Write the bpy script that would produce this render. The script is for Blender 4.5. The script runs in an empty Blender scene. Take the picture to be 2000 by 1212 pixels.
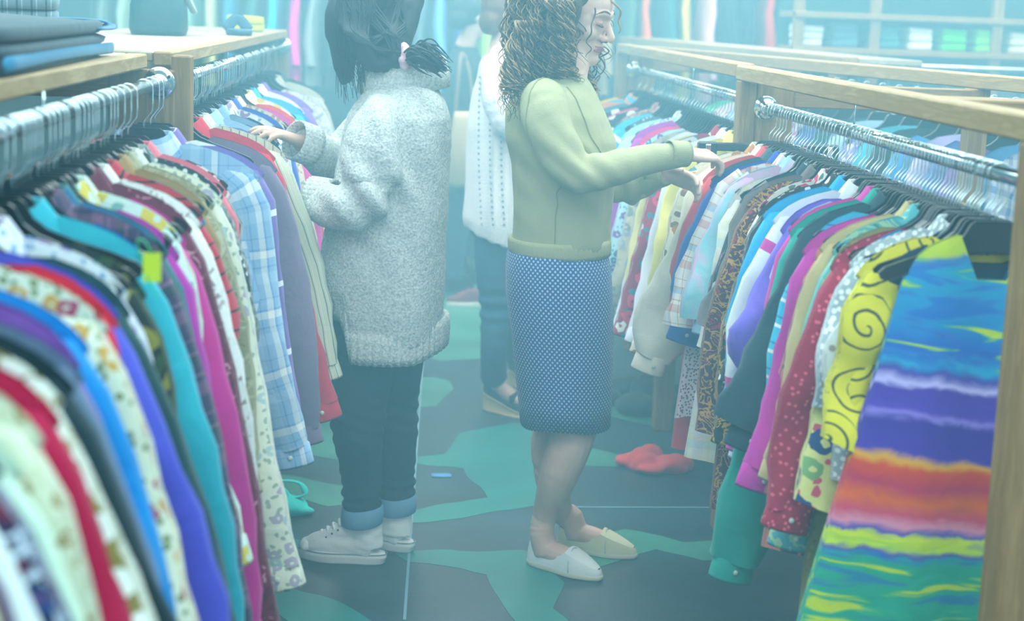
import bpy, bmesh, math, random
import numpy as np
from mathutils import Vector, Matrix, noise

PI = math.pi
scene = bpy.context.scene
C = scene.collection
rng = np.random.default_rng(7)
random.seed(7)

# ------------------------------------------------------------------ camera
F_PX, CX, CY, CAM_H = 3300.0, 1000.0, 606.0, 1.57
ROLL, VP = -0.025, (790.0, 15.0)           # the aisle runs along +Y and vanishes at VP
_v = np.array([(VP[0] - CX) / F_PX, -(VP[1] - CY) / F_PX, 1.0]); _v /= np.linalg.norm(_v)
_z = np.array([-ROLL, 1.0, 0.0]); _z /= np.linalg.norm(_z)
_z = _z - _v * (_z @ _v); _z /= np.linalg.norm(_z)
_x = np.cross(_v, _z)
if _x[0] < 0: _x = -_x
MCAM = np.array([_x, _v, _z])              # world = MCAM @ (right, up, forward)


def _ray(px, py):
    return MCAM @ np.array([(px - CX) / F_PX, -(py - CY) / F_PX, 1.0])


def P(px, py, Y):
    """the point seen at (px, py) that lies Y metres down the aisle"""
    d = _ray(px, py)
    return np.array([0, 0, CAM_H]) + d * (Y / d[1])


def PZ(px, py, z=0.0):
    d = _ray(px, py)
    return np.array([0, 0, CAM_H]) + d * ((z - CAM_H) / d[2])


cam_data = bpy.data.cameras.new('camera')
cam = bpy.data.objects.new('camera', cam_data); C.objects.link(cam)
cam_data.sensor_width = 36.0
cam_data.lens = F_PX * 36.0 / 2000.0
cam_data.clip_start = 0.05
R, U, Fw = MCAM @ np.array([1, 0, 0]), MCAM @ np.array([0, 1, 0]), MCAM @ np.array([0, 0, 1])
cam.matrix_world = Matrix(((R[0], U[0], -Fw[0], 0), (R[1], U[1], -Fw[1], 0), (R[2], U[2], -Fw[2], CAM_H), (0, 0, 0, 1)))
cam_data.dof.use_dof = True
cam_data.dof.focus_distance = 4.45
cam_data.dof.aperture_fstop = 3.2
scene.camera = cam

# ------------------------------------------------------------------ world, light, exposure
world = bpy.data.worlds.new('world'); scene.world = world
world.use_nodes = True
bg = world.node_tree.nodes['Background']
bg.inputs[0].default_value = (0.62, 0.86, 1.0, 1)
bg.inputs[1].default_value = 0.9


def area(name, loc, rot, sx, sy, power, col):
    l = bpy.data.lights.new(name, 'AREA'); l.shape = 'RECTANGLE'; l.size = sx; l.size_y = sy
    l.energy = power; l.color = col
    o = bpy.data.objects.new(name, l); C.objects.link(o)
    o.location = loc; o.rotation_euler = rot
    return o


COOL = (0.66, 0.93, 1.0)
area('ceiling_lamp_near', (0.2, 1.6, 3.3), (0, 0, 0), 4.5, 2.2, 170, COOL)
area('ceiling_lamp_middle', (0.3, 5.2, 3.3), (0, 0, 0), 5.0, 2.4, 330, COOL)
area('ceiling_lamp_far', (0.4, 9.4, 3.3), (0, 0, 0), 6.0, 2.4, 390, COOL)
area('ceiling_lamp_right', (4.2, 6.4, 3.3), (0, 0, 0), 2.0, 6.0, 200, COOL)
area('shop_front_daylight', (0.0, -2.6, 2.0), (math.radians(78), 0, 0), 6.0, 2.6, 130, COOL)

scene.view_settings.view_transform = 'Standard'
scene.view_settings.look = 'None'
scene.view_settings.gamma = 1.0
scene.view_settings.use_curve_mapping = False
scene.view_settings.exposure = 0.0
scene.cycles.max_bounces = 5
scene.cycles.diffuse_bounces = 3
scene.cycles.glossy_bounces = 2
scene.cycles.transmission_bounces = 2
scene.cycles.volume_bounces = 0
scene.cycles.caustics_reflective = False
scene.cycles.caustics_refractive = False
scene.cycles.sample_clamp_indirect = 4.0


# ------------------------------------------------------------------ colour and materials
def lin(h):
    if isinstance(h, str):
        h = h.lstrip('#'); c = [int(h[i:i + 2], 16) / 255 for i in (0, 2, 4)]
    else:
        c = list(h)
    return tuple(((x + 0.055) / 1.055) ** 2.4 if x > 0.04045 else x / 12.92 for x in c) + (1.0,)


MATS = {}


class NT:
    def __init__(s, name):
        s.m = bpy.data.materials.new(name); s.m.use_nodes = True
        s.t = s.m.node_tree; s.n = s.t.nodes; s.p = s.n['Principled BSDF']

    def new(s, t, **kw):
        n = s.n.new(t)
        for k, v in kw.items(): setattr(n, k, v)
        return n

    def link(s, a, b): s.t.links.new(a, b)

    def val(s, inp, v):
        if hasattr(v, 'is_output') or isinstance(v, bpy.types.NodeSocket): s.link(v, inp)
        else: inp.default_value = v

    def math(s, op, a, b=0.0, c=0.0):
        n = s.new('ShaderNodeMath', operation=op)
        s.val(n.inputs[0], a); s.val(n.inputs[1], b); s.val(n.inputs[2], c)
        return n.outputs[0]

    def mix(s, f, a, b):
        n = s.new('ShaderNodeMix', data_type='RGBA')
        s.val(n.inputs[0], f); s.val(n.inputs[6], a); s.val(n.inputs[7], b)
        return n.outputs[2]

    def ramp(s, f, stops, interp='LINEAR'):
        n = s.new('ShaderNodeValToRGB'); cr = n.color_ramp; cr.interpolation = interp
        while len(cr.elements) < len(stops): cr.elements.new(0.5)
        for e, (p, c) in zip(cr.elements, stops): e.position = p; e.color = lin(c)
        s.link(f, n.inputs[0]); return n.outputs[0]

    def noise(s, vec, scale, detail=2.0, dist=0.0, rough=0.5):
        n = s.new('ShaderNodeTexNoise'); n.inputs['Scale'].default_value = scale
        n.inputs['Detail'].default_value = detail; n.inputs['Distortion'].default_value = dist
        n.inputs['Roughness'].default_value = rough
        if vec is not None: s.link(vec, n.inputs['Vector'])
        return n

    def vor(s, vec, scale, rand=1.0, feature='F1'):
        n = s.new('ShaderNodeTexVoronoi', voronoi_dimensions='2D', feature=feature)
        n.inputs['Scale'].default_value = scale; n.inputs['Randomness'].default_value = rand
        s.link(vec, n.inputs['Vector']); return n

    def bump(s, h, strength, dist=0.01):
        n = s.new('ShaderNodeBump'); n.inputs['Strength'].default_value = strength
        n.inputs['Distance'].default_value = dist
        s.link(h, n.inputs['Height']); s.link(n.outputs[0], s.p.inputs['Normal'])


def solid(name, col, rough=0.6, metal=0.0, bump=0.0, bscale=60.0, vary=0.0):
    if name in MATS: return MATS[name]
    k = NT(name); k.p.inputs['Roughness'].default_value = rough; k.p.inputs['Metallic'].default_value = metal
    k.p.inputs['Base Color'].default_value = lin(col)
    if bump or vary:
        tc = k.new('ShaderNodeTexCoord'); n = k.noise(tc.outputs['Object'], bscale, 3)
        if bump: k.bump(n.outputs[0], bump)
        if vary:
            h = k.new('ShaderNodeHueSaturation'); h.inputs['Color'].default_value = lin(col)
            k.link(k.math('MULTIPLY_ADD', n.outputs[0], vary * 2, 1 - vary), h.inputs['Value'])
            k.link(h.outputs[0], k.p.inputs['Base Color'])
    MATS[name] = k.m; return k.m


def wood(name, c1, c2, axis='Y', c3=None):
    if name in MATS: return MATS[name]
    k = NT(name); tc = k.new('ShaderNodeTexCoord')
    mp = k.new('ShaderNodeMapping'); k.link(tc.outputs['Object'], mp.inputs[0])
    sc = {'X': (1.2, 14, 14), 'Y': (14, 1.2, 14), 'Z': (14, 14, 1.2)}[axis]
    mp.inputs['Scale'].default_value = sc
    n = k.noise(mp.outputs[0], 2.2, 5, 1.2)
    n2 = k.noise(mp.outputs[0], 14, 2, 0.3)
    f = k.math('ADD', k.math('MULTIPLY', n.outputs[0], 0.75), k.math('MULTIPLY', n2.outputs[0], 0.25))
    col = k.ramp(f, [(0.3, c1), (0.52, c2), (0.62, c1), (0.75, c3 or c2)])
    k.link(col, k.p.inputs['Base Color']); k.p.inputs['Roughness'].default_value = 0.65
    k.bump(f, 0.25, 0.004)
    MATS[name] = k.m; return k.m


def cloth(spec, rough=0.85):
    """spec = (pattern, colours..., scale); patterns live in the UV map, which is in metres"""
    key = ('cloth',) + tuple(spec)
    if key in MATS: return MATS[key]
    kind = spec[0]
    k = NT('cloth_' + kind); tc = k.new('ShaderNodeTexCoord'); uv = tc.outputs['UV']
    sep = k.new('ShaderNodeSeparateXYZ'); k.link(uv, sep.inputs[0]); u, v = sep.outputs[0], sep.outputs[1]
    p = k.p; p.inputs['Roughness'].default_value = rough
    if 'Sheen Weight' in p.inputs: p.inputs['Sheen Weight'].default_value = 0.15
    weave = k.noise(uv, 260, 2); col = None
    if kind == 'solid':
        c = spec[1]; n = k.noise(uv, 9, 3)
        h = k.new('ShaderNodeHueSaturation'); h.inputs['Color'].default_value = lin(c)
        k.link(k.math('MULTIPLY_ADD', n.outputs[0], 0.24, 0.88), h.inputs['Value']); col = h.outputs[0]
    elif kind == 'stripe':            # c1, c2, c3, frequency, direction
        _, c1, c2, c3, f, ax = spec
        t = k.math('FRACT', k.math('MULTIPLY', u if ax == 'u' else v, f))
        col = k.ramp(t, [(0, c1), (0.42, c2), (0.55, c1), (0.78, c3), (0.86, c1)], 'CONSTANT')
    elif kind == 'plaid':             # base, c1, c2, c3, frequency
        _, c0, c1, c2, c3, f = spec
        st = [(0, c0), (0.18, c1), (0.36, c0), (0.44, c3), (0.47, c0), (0.6, c2), (0.72, c3), (0.76, c0), (0.92, c3), (0.94, c0)]
        a = k.ramp(k.math('FRACT', k.math('MULTIPLY', u, f)), st, 'CONSTANT')
        b = k.ramp(k.math('FRACT', k.math('MULTIPLY', v, f * 0.8)), st, 'CONSTANT')
        col = k.mix(0.5, a, b)
    elif kind == 'floral':            # base, flower, leaf, accent, scale
        _, c0, c1, c2, c3, s = spec; s = s * 1.7
        w = k.noise(uv, s * 1.6, 2); mv = k.new('ShaderNodeVectorMath', operation='MULTIPLY_ADD')
        k.link(w.outputs['Color'], mv.inputs[0]); mv.inputs[1].default_value = (0.5 / s,) * 3; k.link(uv, mv.inputs[2])
        a = k.vor(mv.outputs[0], s, 0.9); b = k.vor(mv.outputs[0], s * 2.1, 1.0)
        leaf = k.math('LESS_THAN', b.outputs['Distance'], 0.27)
        sb = k.new('ShaderNodeSeparateColor'); k.link(b.outputs['Color'], sb.inputs[0])
        leaf = k.math('MULTIPLY', leaf, k.math('GREATER_THAN', sb.outputs[0], 0.35))
        col = k.mix(leaf, lin(c0), lin(c2))
        fl = k.math('LESS_THAN', a.outputs['Distance'], 0.34)
        sa = k.new('ShaderNodeSeparateColor'); k.link(a.outputs['Color'], sa.inputs[0])
        fl = k.math('MULTIPLY', fl, k.math('GREATER_THAN', sa.outputs[0], 0.3))
        fc = k.mix(k.math('GREATER_THAN', sa.outputs[1], 0.6), lin(c1), lin(c3))
        col = k.mix(fl, col, fc)
        col = k.mix(k.math('MULTIPLY', fl, k.math('LESS_THAN', a.outputs['Distance'], 0.1)), col, lin(c0))
    elif kind == 'dots':              # base, dot, scale, randomness, radius
        _, c0, c1, s, rnd, r = spec
        mp = k.new('ShaderNodeMapping'); mp.inputs['Rotation'].default_value = (0, 0, PI / 4); k.link(uv, mp.inputs[0])
        a = k.vor(mp.outputs[0], s, rnd)
        col = k.mix(k.math('LESS_THAN', a.outputs['Distance'], r), lin(c0), lin(c1))
    elif kind == 'print':             # base, c1, c2, c3, scale  (irregular printed cotton)
        _, c0, c1, c2, c3, s = spec
        n = k.noise(uv, s, 3, 1.5)
        col = k.ramp(n.outputs[0], [(0, c1), (0.36, c0), (0.46, c2), (0.53, c0), (0.62, c3), (0.7, c1)], 'CONSTANT')
    elif kind == 'tie':               # c1, c2, c3, c4, scale  (soft dye)
        _, c0, c1, c2, c3, s = spec
        n = k.noise(uv, s, 3, 0.8)
        col = k.ramp(n.outputs[0], [(0.25, c0), (0.42, c1), (0.55, c2), (0.7, c3)])
    elif kind == 'swirl':             # base, line, scale
        _, c0, c1, s = spec
        a = k.vor(uv, s, 0.35)
        loc = k.new('ShaderNodeVectorMath', operation='SUBTRACT'); k.link(uv, loc.inputs[0]); k.link(a.outputs['Position'], loc.inputs[1])
        sl = k.new('ShaderNodeSeparateXYZ'); k.link(loc.outputs[0], sl.inputs[0])
        ang = k.math('ARCTAN2', sl.outputs[1], sl.outputs[0])
        w = k.math('SINE', k.math('ADD', ang, k.math('MULTIPLY', a.outputs['Distance'], 26.0)))
        m = k.math('MULTIPLY', k.math('GREATER_THAN', w, 0.82), k.math('LESS_THAN', a.outputs['Distance'], 0.5))
        col = k.mix(m, lin(c0), lin(c1))
    elif kind == 'bands':             # dress dyed in horizontal bands from neck to hem: list of (height, colour)
        stops = spec[1]
        n = k.noise(uv, 3.0, 3, 0.5); n2 = k.noise(uv, 14, 2, 2.0)
        mp = k.new('ShaderNodeMapping'); mp.inputs['Scale'].default_value = (5, 30, 1); k.link(uv, mp.inputs[0])
        n3 = k.noise(mp.outputs[0], 1.0, 3, 0.6)
        t = k.math('ADD', k.math('MULTIPLY', v, -1.0), k.math('MULTIPLY_ADD', n.outputs[0], 0.07, -0.035))
        t = k.math('MULTIPLY', k.math('ADD', t, k.math('MULTIPLY_ADD', n2.outputs[0], 0.02, -0.01)), 1.62)
        base = k.ramp(t, stops)
        streak = k.ramp(n3.outputs[0], [(0, '#c8d020'), (0.38, '#b8d028'), (0.43, '#20b060'), (0.5, '#7a40b0'), (0.6, '#1a50b8')])
        sm = k.ramp(n3.outputs[0], [(0.38, '#ffffff'), (0.45, '#202020'), (0.54, '#000000'), (0.6, '#c0c0c0')])
        top = k.ramp(t, [(0.05, '#000000'), (0.1, '#ffffff'), (0.40, '#ffffff'), (0.46, '#000000'), (0.9, '#000000'), (0.96, '#ffffff')])
        f = k.math('MULTIPLY', sm, top)
        col = k.mix(f, base, streak)
    k.link(col, p.inputs['Base Color'])
    crumple = k.noise(uv, 16, 3, 0.6)
    k.bump(k.math('ADD', k.math('MULTIPLY', crumple.outputs[0], 1.0), k.math('MULTIPLY', weave.outputs[0], 0.06)), 0.35, 0.012)
    MATS[key] = k.m; return k.m


# ------------------------------------------------------------------ object helpers
def obj(name, verts, faces, mat=None, parent=None, uvs=None, smooth=True):
    me = bpy.data.meshes.new(name)
    me.from_pydata([tuple(map(float, p)) for p in verts], [], faces)
    if smooth: me.polygons.foreach_set('use_smooth', [True] * len(me.polygons))
    if uvs is not None:
        ul = me.uv_layers.new(name='UVMap')
        idx = np.empty(len(me.loops), dtype=np.int32); me.loops.foreach_get('vertex_index', idx)
        ul.data.foreach_set('uv', np.asarray(uvs, dtype=np.float32)[idx].ravel())
    if mat is not None: me.materials.append(mat)
    o = bpy.data.objects.new(name, me); C.objects.link(o)
    if parent is not None: o.parent = parent
    return o


def tag(o, label=None, cat=None, group=None, kind=None):
    if label: o['label'] = label
    if cat: o['category'] = cat
    if group: o['group'] = group
    if kind: o['kind'] = kind
    return o


def thing(name, label, cat, loc=(0, 0, 0), rz=0.0, group=None):
    o = bpy.data.objects.new(name, None); C.objects.link(o)
    o.empty_display_size = 0.1; o.location = loc; o.rotation_euler = (0, 0, rz)
    return tag(o, label, cat, group)


def copy_tree(o, parent=None):
    c = o.copy(); C.objects.link(c); c.parent = parent
    for ch in o.children: copy_tree(ch, c)
    return c


def box_geo(x0, x1, y0, y1, z0, z1):
    v = [(x, y, z) for x in (x0, x1) for y in (y0, y1) for z in (z0, z1)]
    f = [(0, 1, 3, 2), (4, 6, 7, 5), (0, 4, 5, 1), (2, 3, 7, 6), (0, 2, 6, 4), (1, 5, 7, 3)]
    return v, f


def box(name, b, mat, parent=None, bevel=0.004):
    v, f = box_geo(*b)
    o = obj(name, v, f, mat, parent, smooth=False)
    if bevel:
        bm = bmesh.new(); bm.from_mesh(o.data)
        bmesh.ops.bevel(bm, geom=list(bm.edges), offset=bevel, segments=1, affect='EDGES')
        bm.to_mesh(o.data); bm.free()
    return o


def catmull(pts, n):
    pts = np.asarray(pts, float); m = len(pts)
    if m < 3:
        t = np.linspace(0, 1, n)[:, None]; return pts[0] * (1 - t) + pts[-1] * t
    ext = np.vstack([2 * pts[0] - pts[1], pts, 2 * pts[-1] - pts[-2]])
    out = []
    for s in np.linspace(0, m - 1, n):
        i = min(int(s), m - 2); t = s - i; a, b, c, d = ext[i:i + 4]
        out.append(0.5 * (2 * b + (c - a) * t + (2 * a - 5 * b + 4 * c - d) * t * t + (3 * b - a - 3 * c + d) * t ** 3))
    return np.array(out)


def tube_geo(pts, rad, n=8, up=(0, 0, 1), cap=True, resample=None):
    """swept tube; rad = list of r or (r_side, r_up); side is perpendicular to path and up"""
    pts = np.asarray(pts, float); rad = np.asarray(rad, float)
    if rad.ndim == 0: rad = np.full((len(pts), 2), float(rad))
    if rad.ndim == 1: rad = np.stack([rad, rad], 1)
    if len(rad) != len(pts): raise ValueError('radii')
    if resample:
        rad = np.clip(catmull(np.hstack([rad, np.zeros((len(rad), 1))]), resample)[:, :2], 1e-4, None); pts = catmull(pts, resample)
    tan = np.gradient(pts, axis=0); tan /= np.linalg.norm(tan, axis=1)[:, None] + 1e-12
    up = np.asarray(up, float); verts = []; side_prev = None
    for p, t, r in zip(pts, tan, rad):
        s = np.cross(t, up)
        if np.linalg.norm(s) < 0.15:
            s = side_prev if side_prev is not None else np.cross(t, (0, 1, 0.01))
        s = s - t * (s @ t); s /= np.linalg.norm(s)
        if side_prev is not None and s @ side_prev < 0: s = -s
        side_prev = s; w = np.cross(s, t)
        a = np.arange(n) * 2 * PI / n
        verts.append(p + np.outer(np.cos(a) * r[0], s) + np.outer(np.sin(a) * r[1], w))
    m = len(pts); verts = np.vstack(verts)
    faces = [(i * n + j, i * n + (j + 1) % n, (i + 1) * n + (j + 1) % n, (i + 1) * n + j) for i in range(m - 1) for j in range(n)]
    if cap: faces += [tuple(range(n - 1, -1, -1)), tuple(range((m - 1) * n, m * n))]
    return verts, faces


def loft_geo(rings, cap=True):
    n = len(rings[0]); m = len(rings); verts = np.vstack(rings)
    faces = [(i * n + j, i * n + (j + 1) % n, (i + 1) * n + (j + 1) % n, (i + 1) * n + j) for i in range(m - 1) for j in range(n)]
    if cap: faces += [tuple(range(n - 1, -1, -1)), tuple(range((m - 1) * n, m * n))]
    return verts, faces


def ell_ring(c, f, l, rf, rl, n=28, power=2.0):
    a = np.arange(n) * 2 * PI / n; e = 2.0 / power
    ca = np.sign(np.cos(a)) * np.abs(np.cos(a)) ** e; sa = np.sign(np.sin(a)) * np.abs(np.sin(a)) ** e
    return np.asarray(c) + np.outer(ca * rf, f) + np.outer(sa * rl, l)


def ellipsoid_geo(c, r, M=None, nu=14, nv=9):
    v = []; M = np.eye(3) if M is None else M
    for i in range(1, nv):
        th = PI * i / nv
        for j in range(nu):
            ph = 2 * PI * j / nu
            v.append((math.sin(th) * math.cos(ph) * r[0], math.sin(th) * math.sin(ph) * r[1], math.cos(th) * r[2]))
    v += [(0, 0, r[2]), (0, 0, -r[2])]; v = np.array(v) @ M.T + np.asarray(c)
    f = [((i) * nu + j, (i) * nu + (j + 1) % nu, (i + 1) * nu + (j + 1) % nu, (i + 1) * nu + j) for i in range(nv - 2) for j in range(nu)]
    f = [tuple(reversed(q)) for q in f]
    T = (nv - 1) * nu; f += [(T, j, (j + 1) % nu) for j in range(nu)]
    f += [(T + 1, (nv - 2) * nu + (j + 1) % nu, (nv - 2) * nu + j) for j in range(nu)]
    return v, f


def join_geo(parts):
    V = []; Fc = []; n = 0
    for v, f in parts:
        V.append(np.asarray(v, float)); Fc += [tuple(i + n for i in q) for q in f]; n += len(v)
    return np.vstack(V), Fc


def union(name, parts, voxel, mat, parent=None, smooth=4, disp=None):
    """melt overlapping closed pieces into one continuous skin"""
    v, f = join_geo(parts)
    t = obj(name + '_raw', v, f)
    bm = bmesh.new(); bm.from_mesh(t.data); bmesh.ops.recalc_face_normals(bm, faces=bm.faces); bm.to_mesh(t.data); bm.free()
    md = t.modifiers.new('r', 'REMESH'); md.mode = 'VOXEL'; md.voxel_size = voxel; md.use_smooth_shade = True
    if smooth:
        sm = t.modifiers.new('s', 'SMOOTH'); sm.factor = 0.5; sm.iterations = smooth
    dg = bpy.context.evaluated_depsgraph_get()
    me = bpy.data.meshes.new_from_object(t.evaluated_get(dg)); me.name = name
    bpy.data.objects.remove(t)
    if disp:
        nv = len(me.vertices); co = np.empty(nv * 3); me.vertices.foreach_get('co', co); co = co.reshape(-1, 3)
        no = np.empty(nv * 3); me.vertices.foreach_get('normal', no); no = no.reshape(-1, 3)
        co += no * disp(co, no)[:, None]; me.vertices.foreach_set('co', co.ravel())
    me.polygons.foreach_set('use_smooth', [True] * len(me.polygons))
    me.materials.clear(); me.materials.append(mat)
    o = bpy.data.objects.new(name, me); C.objects.link(o)
    if parent is not None: o.parent = parent
    return o


def vnoise(co, scale, seed=0.0):
    return np.array([noise.noise(Vector((p[0] * scale[0] + seed, p[1] * scale[1], p[2] * scale[2]))) for p in co])

# ------------------------------------------------------------------ the setting
def floor_material():
    k = NT('painted_floor'); tc = k.new('ShaderNodeTexCoord')
    n = k.noise(tc.outputs['Object'], 2.3, 5, 0.6); n2 = k.noise(tc.outputs['Object'], 34, 4, 0.5)
    base = k.ramp(n.outputs[0], [(0.3, '#1b3238'), (0.5, '#22404a'), (0.7, '#2c4a55')])
    scuff = k.ramp(n2.outputs[0], [(0.0, '#000000'), (0.62, '#000000'), (0.74, '#8a8a8a')])
    k.link(k.mix(k.math('MULTIPLY', scuff, 0.45), base, lin('#7f98a4')), k.p.inputs['Base Color'])
    k.p.inputs['Roughness'].default_value = 0.42
    k.bump(n2.outputs[0], 0.12, 0.004); return k.m


def patch_material(name, c1, c2):
    k = NT(name); tc = k.new('ShaderNodeTexCoord')
    n = k.noise(tc.outputs['Object'], 3.1, 4, 0.5); n2 = k.noise(tc.outputs['Object'], 40, 3, 0.5)
    base = k.ramp(n.outputs[0], [(0.3, c1), (0.6, c2)])
    scuff = k.ramp(n2.outputs[0], [(0.0, '#000000'), (0.66, '#000000'), (0.78, '#707060')])
    k.link(k.mix(k.math('MULTIPLY', scuff, 0.4), base, lin('#9aa070')), k.p.inputs['Base Color'])
    k.p.inputs['Roughness'].default_value = 0.42; return k.m


v, f = box_geo(-5.0, 6.0, -3.2, 13.5, -0.1, 0.0)
floor = tag(obj('floor', v, f, floor_material(), smooth=False), 'dark blue concrete floor with worn teal green paint patches', kind='structure')
PATCH = patch_material('teal_paint', '#17716c', '#1f8079')
PATCH2 = patch_material('green_paint', '#2c6f62', '#3d8a78')
PATCH3 = patch_material('slate_paint', '#22404a', '#2a4a58')


def patch(pix, z, mat, name='painted_patch'):
    """a painted shape on the floor, edges slightly uneven"""
    pts = [PZ(x, y) for x, y in pix]
    out = []
    for i, a in enumerate(pts):
        b = pts[(i + 1) % len(pts)]
        for t in np.linspace(0, 1, 7)[:-1]:
            q = a * (1 - t) + b * t
            w = 0.012 * noise.noise(Vector((q[0] * 9, q[1] * 5, z * 900)))
            out.append((q[0] + w, q[1] + w * 2.0, z))
    n = len(out)
    bot = [(x, y, z - 0.0008) for x, y, _ in out]
    faces = [tuple(range(n)), tuple(range(2 * n - 1, n - 1, -1))] + [(i, n + i, n + (i + 1) % n, (i + 1) % n) for i in range(n)]
    o = obj(name, out + bot, faces, mat, floor, smooth=False)
    bm = bmesh.new(); bm.from_mesh(o.data); bmesh.ops.recalc_face_normals(bm, faces=bm.faces)
    bmesh.ops.triangulate(bm, faces=[q for q in bm.faces if len(q.verts) > 4]); bm.to_mesh(o.data); bm.free()
    return o


patch([(440, 1116), (500, 1130), (592, 1154), (671, 1180), (735, 1214), (720, 1290), (560, 1260), (565, 1212), (526, 1189), (440, 1165)], 0.0010, PATCH)
patch([(480, 1040), (530, 1046), (587, 1053), (570, 1080), (513, 1100), (470, 1112)], 0.0010, PATCH)
patch([(500, 925), (560, 930), (690, 950), (690, 985), (640, 990), (600, 975), (505, 965)], 0.0010, PATCH2)
patch([(470, 830), (690, 800), (740, 880), (690, 905), (560, 880), (470, 880)], 0.0010, PATCH2)
patch([(811, 893), (870, 886), (899, 845), (1000, 825), (1100, 832), (1120, 900), (1060, 985), (985, 995), (900, 1012), (807, 1020), (790, 1000), (860, 985), (955, 970), (925, 940), (905, 915), (811, 905)], 0.0010, PATCH)
patch([(763, 1072), (900, 1076), (1018, 1074), (1060, 1090), (1090, 1130), (1100, 1140), (1082, 1186), (1107, 1212), (1130, 1300), (1040, 1300), (1007, 1212), (950, 1122), (900, 1111), (798, 1097)], 0.0010, PATCH)
patch([(1100, 1070), (1149, 1047), (1221, 1033), (1292, 1044), (1335, 1058), (1399, 1058), (1440, 1065), (1440, 1100), (1413, 1094), (1370, 1095), (1281, 1072), (1221, 1090), (1167, 1108), (1120, 1102)], 0.0010, PATCH2)
patch([(1115, 882), (1150, 875), (1256, 894), (1340, 905), (1330, 918), (1238, 914), (1128, 908)], 0.0010, PATCH2)
patch([(1196, 786), (1260, 795), (1300, 810), (1290, 835), (1225, 822), (1190, 812)], 0.0010, PATCH2)
patch([(806, 690), (845, 640), (870, 575), (960, 580), (970, 690), (938, 700), (860, 705)], 0.0010, PATCH2)
patch([(806, 740), (850, 735), (880, 742), (885, 760), (850, 795), (806, 795)], 0.0010, PATCH2)
patch([(860, 520), (1000, 500), (1200, 540), (1240, 600), (1210, 640), (960, 560), (880, 570)], 0.0010, PATCH2)
for a, b in (((827, 690), (790, 1210)), ((1100, 990), (1440, 991)), ((800, 983), (690, 986))):
    p, q = PZ(*a), PZ(*b); d = (q - p) / np.linalg.norm(q - p); w = np.array([-d[1], d[0], 0]) * 0.004
    vv = [p + w, p - w, q - w, q + w]
    obj('floor_seam', [(*t[:2], 0.0016) for t in vv] + [(*t[:2], 0.0) for t in vv], [(0, 1, 2, 3), (4, 5, 1, 0), (6, 7, 3, 2), (5, 6, 2, 1), (7, 4, 0, 3)], solid('seam_grey', '#6f98a8', 0.7), floor, smooth=False)

WALL = solid('wall_teal_grey', '#3f5a5c', 0.9, vary=0.1, bscale=3)
CEIL = solid('ceiling_white', '#dfe8ea', 0.9)
for nm, b in (('wall_back', (-5, 6, 13.5, 13.6, 0, 3.6)), ('wall_left', (-5.1, -5, -3.2, 13.5, 0, 3.6)), ('wall_right', (6, 6.1, -3.2, 13.5, 0, 3.6))):
    v, f = box_geo(*b); tag(obj(nm, v, f, WALL, smooth=False), kind='structure')
v, f = box_geo(-5, 6, -3.2, 13.5, 3.6, 3.7); tag(obj('ceiling', v, f, CEIL, smooth=False), kind='structure')

# ------------------------------------------------------------------ racks
PINE_Y = wood('pine_along', '#b59a6c', '#9c7f52', 'Y', '#c4ab7e')
PINE_X = wood('pine_across', '#a8895a', '#8d6c3f', 'X', '#b89c6a')
PINE_Z = wood('pine_upright', '#a48453', '#866637', 'Z', '#b6965f')
PALE_Y = wood('pale_plank', '#b4ab96', '#9f947c', 'Y', '#beb6a2')
DARKW = wood('weathered_plank', '#5c5148', '#463c36', 'X', '#8d857c')
CHROME = solid('chrome', '#d6dde0', 0.13, 1.0)
WIRE = solid('hook_steel', '#cfe0e4', 0.22, 1.0)
BLACK = solid('black_plastic', '#07131a', 0.3)


def rod_between(name, a, b, r, mat, parent, n=14):
    v, f = tube_geo([a, b], [r, r], n, up=(0.1, 0.2, 1) if abs(a[2] - b[2]) < 0.01 else (1, 0.2, 0))
    return obj(name, v, f, mat, parent)


def flange(x, y, z, parent, face=-1):
    a = np.arange(24) * 2 * PI / 24; rings = []
    for r, dy in ((0.0375, 0.0), (0.0375, 0.004), (0.034, 0.007), (0.021, 0.008), (0.0195, 0.022), (0.017, 0.024)):
        rings.append(np.stack([x + r * np.cos(a), np.full(24, y + face * dy), z + r * np.sin(a)], 1))
    v, f = loft_geo(rings); o = obj('flange', v, f, CHROME, parent)
    for t in (0.6, 2.2, 3.8, 5.3):
        v, f = ellipsoid_geo((x + 0.028 * math.cos(t), y + face * 0.008, z + 0.028 * math.sin(t)), (0.004, 0.002, 0.004), nu=8, nv=5)
        obj('screw', v, f, solid('screw_dark', '#40525a', 0.4, 0.8), o)
    return o


def make_rack(label, rx, rz, y0, y1, rail, shelf, posts, boards, wires, group='clothes racks along the aisle'):
    t = thing('clothes_rack', label, 'rack', (rx, y0, 0), 0, group)
    def L(b): return (b[0] - rx, b[1] - rx, b[2] - y0, b[3] - y0, b[4], b[5])
    box('top_rail', L(rail), PINE_Y, t)
    if shelf: box('shelf_plank', L(shelf), PALE_Y, t)
    for b in posts: box('post', L(b), PINE_Z, t)
    for b in boards: box('end_board', L(b), PINE_X if b[1] - b[0] > b[5] - b[4] else PINE_Z, t)
    rod_between('rod', (0, 0, rz), (0, y1 - y0, rz), 0.0155, CHROME, t, 18)
    flange(0, y1 - y0, rz, t)
    for y in wires: rod_between('support_wire', (0.0, y - y0, rz), (0.0, y - y0, rail[4] + 0.01), 0.0025, WIRE, t, 8)
    return t


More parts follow.
